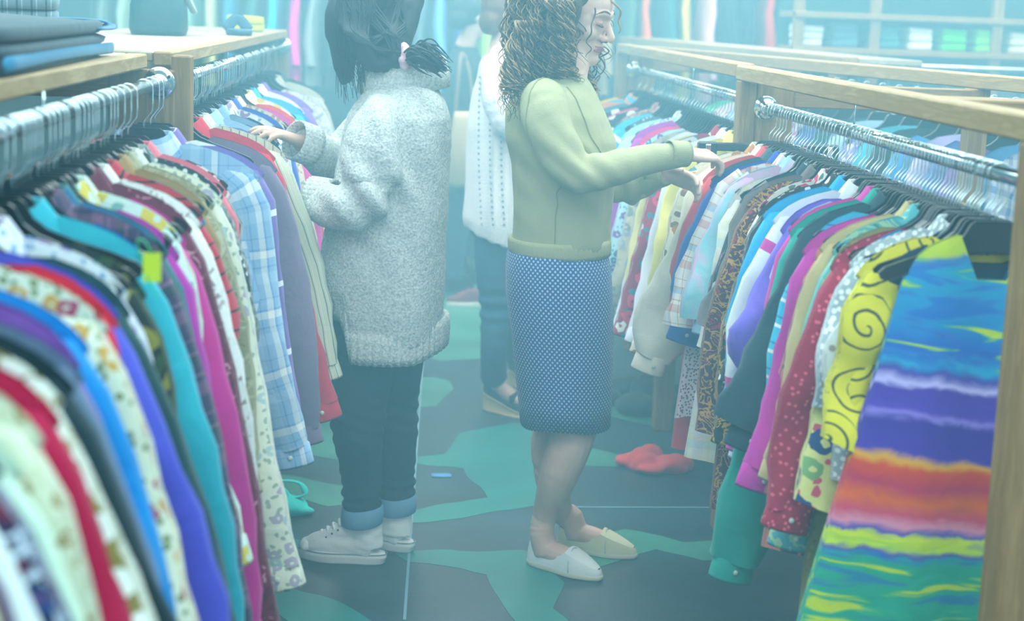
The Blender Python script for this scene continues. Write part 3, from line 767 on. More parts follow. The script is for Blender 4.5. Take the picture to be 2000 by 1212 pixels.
DRESS = [(0.0, '#9050c0'), (0.03, '#c8d830'), (0.085, '#b8d028'), (0.10, '#3878b8'), (0.13, '#1496c4'), (0.30, '#1080c0'), (0.37, '#1c5cb8'),
         (0.415, '#109cc8'), (0.44, '#40289c'), (0.47, '#c0b8f0'), (0.485, '#4428a0'), (0.545, '#5030b0'), (0.56, '#8c78d8'), (0.58, '#3c2098'),
         (0.665, '#4828a8'), (0.685, '#e8a818'), (0.705, '#d84010'), (0.76, '#c02450'), (0.81, '#e06010'), (0.855, '#d04060'), (0.89, '#e08ca8'),
         (0.91, '#5444b0'), (0.92, '#d0e020'), (0.955, '#c0e028'), (0.97, '#5040a8'), (0.98, '#1890a8'), (1.0, '#18a080')]
near_right = [
    (2.99, 'tie dyed rainbow dress', 'dress', ('bands', tuple(DRESS)), dict(sleeve='N', w=0.163, body=1.05, hem=2.2, thick=0.06, yaw=0, fold=1.3, waist=0.0, ndip=0.15)),
    (3.02, 'navy sleeveless dress', 'dress', S('#123048'), dict(sleeve='N', w=0.2, body=1.22, hem=1.16, thick=0.03)),
    (3.05, 'yellow tunic with black swirls', 'tunic', ('swirl', '#d8d024', '#4a4c28', 9.5), dict(slen=0.25, flare=9, w=0.238, thick=0.03, yaw=3, body=0.5, cuff='wide')),
    (3.085, 'white beaded long dress', 'dress', ('dots', '#dfe8e4', '#a8988c', 45, 0.7, 0.22), dict(slen=0.16, sleeve='S', body=1.15, thick=0.022, w=0.212)),
    (3.12, 'pale grey top with silver sequins', 'blouse', ('dots', '#a4b4bc', '#f0f6f6', 70, 0.6, 0.34), dict(slen=0.2, sleeve='S', flare=8, thick=0.03, w=0.226)),
    (3.155, 'lemon blouse with navy flowers', 'dress', ('floral', '#dde08c', '#28447c', '#d0506c', '#80b070', 9), dict(slen=0.4, body=0.92, thick=0.03)),
    (3.19, 'azure blue slip dress', 'dress', S('#1488c8'), dict(sleeve='N', body=1.05, w=0.2, thick=0.022)),
    (3.22, 'crimson sequinned blouse', 'blouse', ('dots', '#a0103c', '#e06078', 55, 0.9, 0.18), dict(slen=0.42, flare=14, thick=0.034, w=0.242)),
    (3.26, 'khaki green long dress', 'dress', ('print', '#8c8a54', '#76744a', '#8c8a54', '#a09c64', 30), dict(sleeve='S', slen=0.2, body=1.18, hem=1.12, w=0.225, thick=0.034)),
    (3.3, 'turquoise blouse with leafy print', 'blouse', ('print', '#58b0b8', '#4c7c68', '#a8d0a8', '#6cc4d4', 10), dict(slen=0.5, flare=11)),
    (3.345, 'tan linen shirt', 'shirt', S('#c4b27c'), dict(slen=0.38, flare=11, thick=0.034, w=0.232)),
    (3.39, 'coral blouse with dark leaves', 'blouse', ('floral', '#d88078', '#48545c', '#3c5040', '#6878a0', 8), dict(slen=0.4, body=0.86, hem=1.3, thick=0.045, w=0.225)),
    (3.44, 'deep magenta satin blouse', 'blouse', S('#c020a4'), dict(slen=0.4, flare=13, w=0.246, thick=0.034)),
    (3.49, 'bright turquoise striped blouse', 'blouse', ('stripe', '#38b8d8', '#e0ece8', '#2088b8', 20, 'v'), dict(**T, slen=0.3)),
    (3.54, 'charcoal wide sleeve jacket', 'jacket', S('#24404c'), dict(slen=0.37, flare=18, cuff='flare', w=0.232, thick=0.034)),
    (3.59, 'emerald satin long shirt', 'shirt', S('#0c9c8c'), dict(slen=0.68, flare=9, body=0.84, hem=1.3, thick=0.045, w=0.235, cuff='wide')),
    (3.64, 'rose magenta blouse', 'blouse', S('#d838a8'), dict(slen=0.4, flare=15, w=0.23)),
    (3.69, 'pale lavender blouse', 'blouse', S('#c4cce8'), dict(slen=0.42, flare=14)),
    (3.735, 'violet gathered blouse', 'blouse', S('#6c54c8'), dict(slen=0.27, flare=15, cuff='puff', w=0.23, thick=0.034)),
    (3.79, 'white shirt with magenta edge', 'shirt', ('stripe', '#e4ecec', '#e4ecec', '#d030a0', 3.2, 'v'), dict(slen=0.33, flare=13, w=0.23)),
    (3.835, 'black and cream striped blouse', 'blouse', ('stripe', '#18282c', '#d4cca8', '#18282c', 14, 'v'), dict(**T, slen=0.3)),
    (4.1, 'dark red paisley dress', 'dress', ('print', '#4c1430', '#3a1428', '#b88c40', '#981c48', 32), dict(slen=0.5, body=0.98, thick=0.05, w=0.228, hem=1.2)),
    (3.88, 'bright cyan blue blouse', 'blouse', S('#18a4e0'), dict(slen=0.32, flare=12, w=0.235, thick=0.034)),
    (3.94, 'black blouse with white pin dots', 'blouse', ('dots', '#282c2c', '#e8ecec', 28, 0.7, 0.2), dict(slen=0.3, w=0.235, thick=0.03)),
    (3.99, 'black gold and red patterned blouse', 'blouse', ('print', '#1c2024', '#b03030', '#c89c40', '#d8a850', 16), dict(**T, slen=0.45)),
    (4.05, 'white blouse with magenta roses', 'blouse', ('floral', '#e4e8e4', '#c82460', '#60806c', '#d83878', 12), dict(**T, sleeve='S', slen=0.24)),
    (4.16, 'taupe grey shirt', 'shirt', S('#6c6464'), dict(slen=0.27, flare=12, w=0.23, thick=0.034, cuff='flare')),
    (4.24, 'navy blouse with pink and white print', 'blouse', ('print', '#1c3444', '#e0e8e4', '#1c3444', '#d868a8', 11), dict(slen=0.3, flare=12)),
    (4.33, 'pastel plaid long shirt', 'dress', ('plaid', '#e8e8d8', '#e4d8e4', '#b8e0e0', '#e8e0b0', 7), dict(slen=0.32, flare=10, body=0.9, hem=1.34, thick=0.05, w=0.23)),
    (4.42, 'lilac and aqua dyed shirt', 'shirt', ('tie', '#c8a8dc', '#e0b4d8', '#8cd0dc', '#b8c4e8', 5), dict(slen=0.27, flare=12, cuff='flare', w=0.23)),
    (4.5, 'white and red madras plaid shirt', 'shirt', ('plaid', '#ece8e4', '#d88880', '#6cacdc', '#b87838', 11), dict(sleeve='S', slen=0.31, flare=12, w=0.238, cuff='flare', thick=0.034, yaw=3)),
    (4.56, 'royal blue thin shirt', 'shirt', S('#2450b0'), dict(**T, slen=0.33, flare=15, w=0.235)),
    (4.6, 'white dress with tiny pink flowers', 'dress', ('dots', '#efe4ec', '#a83c68', 105, 1.0, 0.3), dict(slen=0.3, body=0.86, w=0.228, thick=0.034, hem=1.3)),
    (4.66, 'dark slate blouse', 'blouse', S('#345460'), dict(**T, slen=0.34, body=0.85, hem=1.3)),
    (4.73, 'coral red collared top', 'blouse', S('#e04058'), dict(slen=0.3, flare=12, body=0.97, w=0.226, hem=1.22)),
    (4.8, 'plain cream jacket with puffed sleeves', 'jacket', S('#ece8d4'), dict(slen=0.47, flare=17, cuff='puff', w=0.25, thick=0.036, yaw=3)),
    (4.88, 'cream shirt with brown and orange flowers', 'shirt', ('floral', '#ece6d0', '#c08040', '#8c7868', '#78a8b8', 8), dict(slen=0.44, flare=16, w=0.255, thick=0.034, yaw=2)),
]
hang(near_right, RX, RZ, -1, NR, None)
bare([3.035, 3.1, 3.14, 3.205, 3.24, 3.28, 3.32, 3.37, 3.415, 3.465, 3.515, 3.565, 3.615, 3.71, 3.81, 3.91, 4.02, 4.13, 4.2, 4.28, 4.37, 4.46, 4.53, 4.63, 4.7, 4.84], RX, RZ, NR, near_right)

far_right = [
    (5.25, 'yellow blouse with soft collar', 'blouse', S('#e0d878'), dict(slen=0.4)),
    (5.36, 'white shirt with lilac sheen', 'shirt', S('#dce0f0'), dict(slen=0.5, thick=0.045)),
    (5.48, 'maroon blouse with pale flowers', 'blouse', ('floral', '#a01848', '#c8d4d0', '#38808c', '#e02868', 9), dict(slen=0.5, flare=14, w=0.24)),
    (5.58, 'pale yellow dress', 'dress', S('#dcd890'), dict(slen=0.5, body=0.8, w=0.235)),
    (5.68, 'lavender white blouse', 'blouse', S('#d8dcf0'), dict(slen=0.5, thick=0.04)),
    (5.79, 'grey tan flowered dress', 'dress', ('floral', '#b8b4a4', '#80888c', '#a0a890', '#909cb0', 12), dict(slen=0.5, body=0.9, w=0.24)),
    (5.9, 'light blue garden print dress', 'dress', ('floral', '#b8dce8', '#4878a8', '#58a8c8', '#8060a8', 16), dict(slen=0.5, body=0.8, w=0.24)),
    (6.02, 'magenta pink blouse', 'blouse', S('#e02888'), dict(slen=0.4, w=0.235)),
    (6.14, 'bright purple dress', 'dress', S('#b02cb8'), dict(slen=0.5, body=0.7, w=0.245)),
    (6.26, 'blue and white patterned blouse', 'blouse', ('print', '#d8e8f0', '#3880c0', '#80b8d8', '#d8e8f0', 9), dict(slen=0.45)),
    (6.4, 'mint green dress', 'dress', S('#a8e4cc'), dict(slen=0.5, body=0.78, w=0.245)),
    (6.54, 'slate blouse with fine print', 'blouse', ('dots', '#4c6878', '#a8bcc8', 50, 1, 0.25), dict(slen=0.4)),
    (6.68, 'turquoise tunic with white panels', 'tunic', ('stripe', '#30b4dc', '#30b4dc', '#e8ecd8', 5, 'v'), dict(slen=0.35, w=0.25, thick=0.04)),
    (6.82, 'brown multi print blouse', 'blouse', ('print', '#8c7870', '#a04868', '#c0a890', '#586870', 18), dict(slen=0.5)),
    (6.96, 'navy blouse with large white dots', 'blouse', ('dots', '#102840', '#eef4f8', 17, 0.25, 0.36), dict(slen=0.3, w=0.27, thick=0.05)),
    (7.1, 'strawberry pink dress', 'dress', S('#e04880'), dict(slen=0.5, body=0.7, w=0.25)),
    (7.24, 'black blouse with white spots', 'blouse', ('dots', '#14202c', '#e0e8ec', 12, 0.6, 0.22), dict(slen=0.3, w=0.25, thick=0.05)),
    (7.4, 'slate blue denim dress', 'dress', S('#48788c'), dict(slen=0.5, body=0.7, w=0.26)),
    (7.6, 'orange and blue striped top', 'blouse', ('stripe', '#e09060', '#60b0d8', '#e8d8a0', 10, 'v'), dict(slen=0.4, w=0.25)),
    (7.78, 'mustard yellow cardigan', 'cardigan', S('#d8c040'), dict(slen=0.4, w=0.25)),
]
hang(far_right, RX, RZ + 0.008, -1, FR, None)
bare([5.3, 5.42, 5.53, 5.63, 5.74, 5.85, 5.96, 6.08, 6.2, 6.33, 6.47, 6.6, 6.75, 6.88, 7.03, 7.17, 7.32], RX, RZ + 0.008, FR, far_right)

# ------------------------------------------------------------------ clothes further off (too small to show their parts)
def hang_line(p0, p1, z, names, place, fold=1.0, yaw0=0.0, hooks=True, **kw):
    p0, p1 = np.array(p0), np.array(p1); d = p1 - p0; rz = math.atan2(d[1], d[0]) - PI / 2 + yaw0
    n = len(names)
    for i, (key, kind, spec) in enumerate(names):
        q = p0 + d * ((i + 0.5) / n)
        a = rz + rng.uniform(-0.1, 0.1)
        garment(key, kind, spec, (q[0], q[1], z), a, 'on the ' + place, 'clothes on the ' + place, lod=1, **kw)
        if hooks: hanger((q[0], q[1], z), a, f'dark hanger carrying the {key}', 'hangers on the ' + place)


third_names = [('faded jade shirt', 'shirt', S('#30c088')), ('rose and white shirt', 'shirt', ('stripe', '#e8d8e0', '#d07090', '#e8d8e0', 12, 'v')),
               ('ice blue shirt', 'shirt', S('#a0d0f0')), ('cobalt blue tee shirt', 'tee_shirt', S('#2878d0')), ('ivory shirt', 'shirt', S('#e8ece0')), ('teal blue blouse', 'blouse', S('#208cac')),
               ('lilac blouse', 'blouse', S('#b0a8e0')), ('pink rose print blouse', 'blouse', ('floral', '#d8c8e0', '#c04c80', '#6880b0', '#e090b0', 10)), ('indigo blouse', 'blouse', S('#4058b0')),
               ('dark teal jacket', 'jacket', S('#14444c')), ('powder blue shirt', 'shirt', S('#9cc4ec')), ('violet print blouse', 'blouse', ('print', '#9088d0', '#5850a8', '#d0d0f0', '#7878c8', 14)),
               ('aqua shirt', 'shirt', S('#40b0c8')), ('black jacket with lapels', 'jacket', S('#0c2830')), ('sea blue blouse', 'blouse', S('#3c90c8')), ('pale violet shirt', 'shirt', S('#c0bce8')),
               ('dusky blue blouse', 'blouse', S('#5878c0')), ('plum trimmed blouse', 'blouse', S('#8048a8')), ('steel blue shirt', 'shirt', S('#4888b8')), ('white and blue checked shirt', 'shirt', ('plaid', '#d8e0f0', '#90b0e0', '#6080c0', '#c0d0f0', 10))]
hang_line((1.52, 7.6), (2.02, 5.0), 1.34, third_names, 'slanting rack', side=-1, slen=0.4)

wall_names = [('grey green coat', 'jacket', S('#6c8c84')), ('pale sage dress', 'dress', S('#a8ccb4')), ('cream long coat', 'dress', S('#d8dcb8')), ('dark olive dress', 'dress', S('#4c5c50')), ('seafoam dress', 'dress', S('#98d4c0')),
              ('light lime dress', 'dress', S('#d0e0a0')), ('ocean blue dress', 'dress', S('#2c88b8')), ('deep green gown', 'dress', S('#38706c')), ('electric cyan dress', 'dress', S('#20d0e8')), ('hot magenta gown', 'dress', S('#f030b0')), ('ash grey gown', 'dress', S('#8c9c9c')),
              ('black evening gown', 'dress', S('#1c3038')), ('silver grey dress', 'dress', S('#a0b0b4')), ('dark bottle green coat', 'jacket', S('#20504c')), ('cobalt gown', 'dress', S('#2860e0')), ('smoke grey coat', 'jacket', S('#587078')), ('sky blue gown', 'dress', S('#70b0f0')),
              ('midnight blue gown', 'dress', S('#2c54a8')), ('leaf green dress', 'dress', S('#a8e060')), ('lemon yellow dress', 'dress', S('#e8e840')), ('rust red dress', 'dress', S('#b04038')), ('black winter coat', 'jacket', S('#203038')), ('slate winter coat', 'jacket', S('#3c5860')), ('purple black coat', 'jacket', S('#302840')),
              ('sand coloured coat', 'jacket', S('#b09c78')), ('moss green coat', 'jacket', S('#486450')), ('brick orange dress', 'dress', S('#e07040')), ('teal winter coat', 'jacket', S('#1c6068')), ('gold yellow dress', 'dress', S('#e0c838')), ('pink white gown', 'dress', S('#e8c0d8')),
              ('charcoal raincoat', 'jacket', S('#28383c')), ('dark navy raincoat', 'jacket', S('#1c2c44')), ('vermilion dress', 'dress', S('#e04830')), ('dull teal raincoat', 'jacket', S('#2c4c50')), ('ivory raincoat', 'jacket', S('#d0d4c8')), ('jet black raincoat', 'jacket', S('#141c20'))]
wall_rail = thing('rail_stand', 'high clothes rail along the back of the shop', 'rail', (-2.1, 11.6, 0))
rod_between('rod', (0, 0, 1.98), (5.2, 0, 1.98), 0.016, CHROME, wall_rail)
for x in (0.02, 2.6, 5.18): rod_between('upright', (x, 0, 0.0), (x, 0, 1.98), 0.02, solid('rail_grey', '#4c6468', 0.5, 0.6), wall_rail)
hang_line((-2.05, 11.6), (2.95, 11.6), 1.98, wall_names, 'back rail', side=1, slen=0.55, body=0.95, fold=0.7)

# ------------------------------------------------------------------ things lying on the racks, the floor, the back shelves
def folded_stack(name, label, cat, loc, rz, layers, size, mat, part='folded_leg', group=None):
    t = thing(name, label, cat, loc, rz, group); z = 0.0
    for i in range(layers):
        h = size[2] * rng.uniform(0.9, 1.1); sx, sy = size[0] * rng.uniform(0.94, 1.03), size[1] * rng.uniform(0.94, 1.03)
        rows = []
        for q, g in ((0.0, 0.95), (0.25, 1.0), (0.75, 1.0), (1.0, 0.94)):
            rg = ell_ring((rng.uniform(-.003, .003), 0, z + h * q), (1, 0, 0), (0, 1, 0), sx * g / 2, sy * g / 2, 32, 7.0)
            rg[:, 2] += 0.006 * np.sin(rg[:, 0] * 17 + i * 2) * q
            rows.append(rg)
        v, f = loft_geo(rows); obj(part, v, f, mat, t, v[:, :2])
        z += h * 0.98
    return t


DENIM_D = cloth(('solid', '#0f3a48'))
j = folded_stack('folded_jeans', 'folded dark jeans lying along the near left rack top', 'jeans', (-0.755, 3.2, 1.443), 0.04, 3, (0.27, 1.3, 0.026), DENIM_D)
v, f = tube_geo([(-0.09, 0.63, 0.075), (0.1, 0.645, 0.075), (0.13, 0.62, 0.06), (0.13, 0.4, 0.06)], [(0.018, 0.003)] * 4, 8, resample=18)
obj('waistband', v, f, cloth(('solid', '#2a6c90')), j)
v, f = tube_geo([(0.135, -0.6, 0.02), (0.135, 0.0, 0.022), (0.136, 0.64, 0.016)], [(0.004, 0.012)] * 3, 8, resample=14)
obj('hem_fold', v, f, cloth(('solid', '#2f7fa6')), j)
j2 = folded_stack('folded_trousers', 'grey striped trousers folded behind the dark jeans', 'trousers', (-1.0, 4.3, 1.446), 0.2, 4, (0.3, 0.42, 0.03), cloth(('stripe', '#6b8694', '#35525f', '#9fb4bc', 30, 'u')))
rope = []
for k in range(2):
    aa = np.linspace(0, 34, 240)
    rope.append(tube_geo(np.stack([0.006 * np.cos(aa + k * PI), np.linspace(0, 0.5, 240), 0.006 * np.sin(aa + k * PI)], 1), [0.006] * 240, 6))
v, f = join_geo(rope); rp = tag(obj('rope_belt', v, f, solid('blue_cord', '#4d82a4', 0.8)), 'braided blue rope belt lying over the folded jeans', 'belt'); rp.location = (-0.84, 3.2, 1.515); rp.rotation_euler = (0.05, 0, 0.35)

lb = thing('leather_bag', 'dark teal leather bag standing on the far left rack top', 'bag', (-0.86, 6.1, 1.446), 0.1)
rings = []
for q, gx, gy in ((0, .92, .95), (0.02, 1.0, 1.0), (0.10, 0.96, 0.98), (0.19, 0.7, 0.95), (0.215, 0.6, 0.9)):
    rings.append(ell_ring((0, 0, q), (1, 0, 0), (0, 1, 0), 0.10 * gx, 0.20 * gy, 32, 4.5))
v, f = loft_geo(rings); obj('body', v, f, solid('teal_leather', '#1f4a52', 0.45, bump=0.1, bscale=90), lb)
v, f = tube_geo([(0.03, -0.1, 0.2), (0.05, -0.08, 0.3), (0.05, 0.08, 0.3), (0.03, 0.1, 0.2)], [0.008] * 4, 8, resample=20); obj('handle', v, f, solid('teal_leather', '#1f4a52', 0.45), lb)
v, f = tube_geo([(0.06, -0.2, 0.2), (0.12, 0.0, 0.08), (0.09, 0.2, 0.14)], [(0.012, 0.003)] * 3, 8, resample=16); obj('strap', v, f, solid('pale_strap', '#9fb4bc', 0.5), lb)
sh = thing('sandal', 'flat dark sandal by the bag on the far left rack top', 'sandal', (-0.62, 6.5, 1.447), 0.2)
v, f = loft_geo([ell_ring((0, 0, q), (1, 0, 0), (0, 1, 0), 0.045 * g, 0.13 * g, 24, 3) for q, g in ((0, .95), (0.006, 1), (0.018, 1), (0.022, .95))]); obj('sole', v, f, solid('navy_rubber', '#27546e', 0.5), sh)
v, f = tube_geo([(-0.045, 0.05, 0.015), (0, 0.06, 0.06), (0.045, 0.05, 0.015)], [(0.02, 0.004)] * 3, 8, up=(0, 1, 0), resample=12); obj('strap', v, f, solid('navy_rubber', '#27546e', 0.5), sh)
lem = folded_stack('pullover', 'small lime yellow top folded on the far left rack top', 'top', (-0.68, 7.4, 1.446), 0.3, 2, (0.14, 0.2, 0.03), cloth(('solid', '#c8d840')))


def heap(name, label, cat, loc, r, mat, seed, lumps=9, flat=0.5):
    g = np.random.default_rng(seed); parts = []
    for i in range(lumps):
        a, d = g.uniform(0, 2 * PI), g.uniform(0, 0.7) ** 0.7
        p = (r[0] * d * math.cos(a), r[1] * d * math.sin(a), 0.0)
        s = g.uniform(0.28, 0.5)
        parts.append(ellipsoid_geo((p[0], p[1], r[2] * s * 0.5), (r[0] * s, r[1] * s, r[2] * (1.1 - d) * g.uniform(.6, 1.1))))
    o = union(name, parts, 0.006, mat, None, 3, lambda co, no: 0.010 * vnoise(co, (14, 14, 26), seed))
    me = o.data
    for q in me.vertices:
        if q.co.z < 0.001: q.co.z = 0.001
    o.location = loc
    return tag(o, label, cat)


bagp = PZ(556, 1000)
cb = thing('cloth_bag', 'turquoise cloth bag crumpled on the floor by the left rack', 'bag', (bagp[0], bagp[1], 0), 0.0)
TURQ = cloth(('solid', '#2ad8d0'))
parts = [ellipsoid_geo((0, 0, 0.02), (0.075, 0.06, 0.035)), ellipsoid_geo((-0.04, 0.03, 0.04), (0.05, 0.05, 0.04)), ellipsoid_geo((0.045, -0.02, 0.012), (0.05, 0.03, 0.016)), ellipsoid_geo((-0.09, 0.0, 0.02), (0.05, 0.05, 0.03)), ellipsoid_geo((-0.01, 0.0, 0.05), (0.025, 0.025, 0.03))]
o = union('body', parts, 0.005, TURQ, cb, 3, lambda co, no: 0.006 * vnoise(co, (22, 22, 30), 3))
v, f = tube_geo([(-0.06, 0.01, 0.06), (-0.02, 0.02, 0.095), (0.045, 0.02, 0.09), (0.06, 0.0, 0.06), (0.01, 0.0, 0.045)], [(0.011, 0.003)] * 5, 8, resample=26)
obj('handle', v, f, TURQ, cb)
q = PZ(1282, 914)
heap('red_cloth', 'crumpled red cloth lying on the floor beneath the right rack', 'cloth', (q[0], q[1], 0), (0.13, 0.10, 0.085), cloth(('solid', '#d83c48')), 4)
q = PZ(1225, 790)
heap('dark_bundle', 'dark bundle of clothes on the floor behind the polka dot skirt', 'bundle', (q[0] + 0.05, q[1], 0), (0.2, 0.2, 0.13), cloth(('solid', '#24383e')), 9)
q = PZ(575, 785)
heap('aqua_cloth', 'aqua cloth lying flat beneath the mauve blouse', 'cloth', (q[0] - 0.02, q[1], 0), (0.1, 0.12, 0.03), cloth(('solid', '#38c8d0')), 12)
q = PZ(862, 929)
tk = tag(obj('paper_scrap', *loft_geo([ell_ring((0, 0, z), (1, 0, 0), (0, 1, 0), 0.035, 0.022, 12, 6) for z in (0.0012, 0.004)]), solid('blue_paper', '#5c9cd8', 0.7)), 'small blue paper scrap on the floor between the shoppers', 'scrap')
tk.location = (q[0], q[1], 0)

# a clip hanger turned towards the shopper's hand, and a price tag
ch = thing('clip_hanger', 'black clip hanger with chrome clip beside the reaching hand', 'hanger', (RX, 4.93, RZ), math.radians(4))
c = HOOK.copy(); C.objects.link(c); c.parent = ch
box('bar', (-0.2, 0.2, -0.006, 0.006, -0.125, -0.1), BLACK, ch, 0.004); box('neck', (-0.02, 0.02, -0.005, 0.005, -0.105, -0.088), BLACK, ch, 0.003)
for x in (-0.185, 0.185):
    cl = box('clip', (x - 0.028, x + 0.028, -0.014, 0.014, -0.165, -0.098), BLACK, ch, 0.005)
    box('clip_spring', (x - 0.008, x + 0.008, -0.019, -0.0145, -0.15, -0.105), CHROME, cl, 0.002)
tp = P(297, 522, 2.28)
pt = thing('price_tag', 'lime yellow price tag hanging by a green ribbon on the near left rack', 'tag', tuple(tp), 0.15)
box('card', (-0.012, 0.012, -0.0006, 0.0006, -0.02, 0.02), solid('lime_card', '#c0d820', 0.7), pt, 0)
v, f = tube_geo([(0, 0, 0.018), (-0.01, 0.004, 0.035), (-0.02, 0.006, 0.03), (0.0, -0.002, -0.028), (0.012, 0, -0.04)], [0.0012] * 5, 6, resample=20); obj('ribbon', v, f, solid('green_ribbon', '#20b070', 0.6), pt)

# shelves against the far right wall
su = thing('shelf_unit', 'wooden wall shelf unit at far right with folded clothes', 'shelf', (2.3, 10.0, 0))
for x in (0.0, 0.46, 1.2, 2.0, 2.7): box('upright', (x, x + 0.06, 0, 0.06, 0, 2.3), PINE_Z, su)
for z, t in ((1.60, 0.035), (1.395, 0.035), (2.05, 0.035)): box('shelf_board', (0.0, 2.76, -0.02, 0.42, z, z + t), PINE_X, su)
box('back_panel', (0.0, 2.76, 0.42, 0.44, 0, 2.3), wood('dark_back', '#33504f', '#284444', 'X'), su)
fold_cols = [('white', '#e4ece8'), ('slate blue', '#4a7088'), ('teal', '#2a7c80'), ('snow white', '#f0f4f0'), ('bright green', '#50d820'), ('lime green', '#80e030'), ('cream', '#e4e4c8'), ('pink', '#e060b0'), ('light blue', '#8cc0e0'), ('navy', '#203c60'), ('violet', '#8060c0'), ('grey', '#8c9ca0')]
for i, (nm, c) in enumerate(fold_cols):
    x = 2.42 + i * 0.205 + (0.05 if i > 1 else 0)
    folded_stack('folded_shirt', f'{nm} folded shirts stacked on the far right wall shelf', 'shirts', (x, 9.99 + 0.2, 1.432), 0.0, 3, (0.16, 0.3, 0.045), cloth(('solid', c)), 'fold', 'folded shirts on the wall shelf')
rod_between('rod', (0, -0.06, 1.34), (2.7, -0.06, 1.34), 0.014, CHROME, su)
shelf_names = [(f'{c} {k}', kk, S(h)) for c, h, k, kk in (('ash', '#607078', 'shirt', 'shirt'), ('ink', '#203c48', 'jacket', 'jacket'), ('frost', '#b8ccd0', 'shirt', 'shirt'), ('forest', '#205048', 'shirt', 'shirt'), ('plum', '#503060', 'blouse', 'blouse'), ('fog', '#90a4a8', 'shirt', 'shirt'),
               ('night', '#182c38', 'jacket', 'jacket'), ('denim', '#4878a0', 'shirt', 'shirt'), ('bone', '#d0d4c4', 'shirt', 'shirt'), ('graphite', '#38484c', 'jacket', 'jacket'), ('petrol', '#1c5460', 'shirt', 'shirt'), ('smoky', '#6c8088', 'blouse', 'blouse'), ('raven', '#142428', 'jacket', 'jacket'), ('mist', '#a8bcc4', 'shirt', 'shirt'))]
hang_line((2.42, 9.94), (4.9, 9.94), 1.34, shelf_names, 'rail of the wall shelf', side=1, slen=0.5, fold=0.7)

# ------------------------------------------------------------------ people
SKIN = None


def skin_material(name, c1, c2):
    k = NT(name); tc = k.new('ShaderNodeTexCoord'); n = k.noise(tc.outputs['Object'], 14, 4)
    k.link(k.ramp(n.outputs[0], [(0.3, c1), (0.7, c2)]), k.p.inputs['Base Color'])
    k.p.inputs['Roughness'].default_value = 0.5
    k.p.inputs['Subsurface Weight'].default_value = 0.0
    return k.m


SKIN = skin_material('skin_fair', '#cfa897', '#e0c0b0')
SKIN2 = skin_material('skin_warm', '#b8937f', '#c8a592')


def basis(yaw, down=0.0, tilt=0.0):
    """columns = forward, left, up; yaw from +X, down = nod in radians"""
    cy, sy = math.cos(yaw), math.sin(yaw)
    f = np.array([cy * math.cos(down), sy * math.cos(down), -math.sin(down)])
    l = np.array([-sy, cy, 0.0]); u = np.cross(f, l)
    l2 = l * math.cos(tilt) + u * math.sin(tilt); u2 = u * math.cos(tilt) - l * math.sin(tilt)
    return np.stack([f, l2, u2], 1)


def head_parts(c, B, s=1.0):
    def T(p): return np.asarray(c) + B @ (np.asarray(p, float) * s)
    def E(p, r): return ellipsoid_geo(T(p), np.array(r) * s, B, 20, 13)
    def tb(ps, rs, n=10): return tube_geo([T(p) for p in ps], np.array(rs) * s, n, up=tuple(B[:, 1] + 0.01), resample=10)
    pr = [E((-0.015, 0, 0.04), (0.098, 0.076, 0.09)), E((0.022, 0, 0.0), (0.066, 0.064, 0.085)), E((0.03, 0, -0.058), (0.05, 0.05, 0.045)),
          E((0.073, 0, -0.089), (0.02, 0.022, 0.019)), E((0.05, 0, -0.083), (0.035, 0.034, 0.02)), E((0.052, 0, -0.06), (0.036, 0.032, 0.03)), E((0.054, 0, 0.045), (0.036, 0.05, 0.04)),
          tb([(0.083, 0, 0.022), (0.095, 0, 0.0), (0.110, 0, -0.024), (0.106, 0, -0.032)], [0.0075, 0.0085, 0.0105, 0.009]),
          E((0.094, 0.012, -0.03), (0.011, 0.008, 0.008)), E((0.094, -0.012, -0.03), (0.011, 0.008, 0.008)),
          tb([(0.062, -0.05, 0.024), (0.082, -0.03, 0.034), (0.088, 0, 0.028), (0.082, 0.03, 0.034), (0.062, 0.05, 0.024)], [0.008, 0.009, 0.01, 0.009, 0.008]),
          E((0.084, 0, -0.052), (0.012, 0.022, 0.008)), E((0.082, 0, -0.064), (0.012, 0.019, 0.008)),
          E((0.056, 0.038, -0.022), (0.025, 0.02, 0.022)), E((0.056, -0.038, -0.022), (0.025, 0.02, 0.022)),
          E((-0.008, 0.074, -0.004), (0.018, 0.009, 0.031)), E((-0.008, -0.074, -0.004), (0.018, 0.009, 0.031))]
    for sd in (1, -1): pr.append(E((0.070, sd * 0.031, 0.007), (0.016, 0.017, 0.013)))
    return pr, T


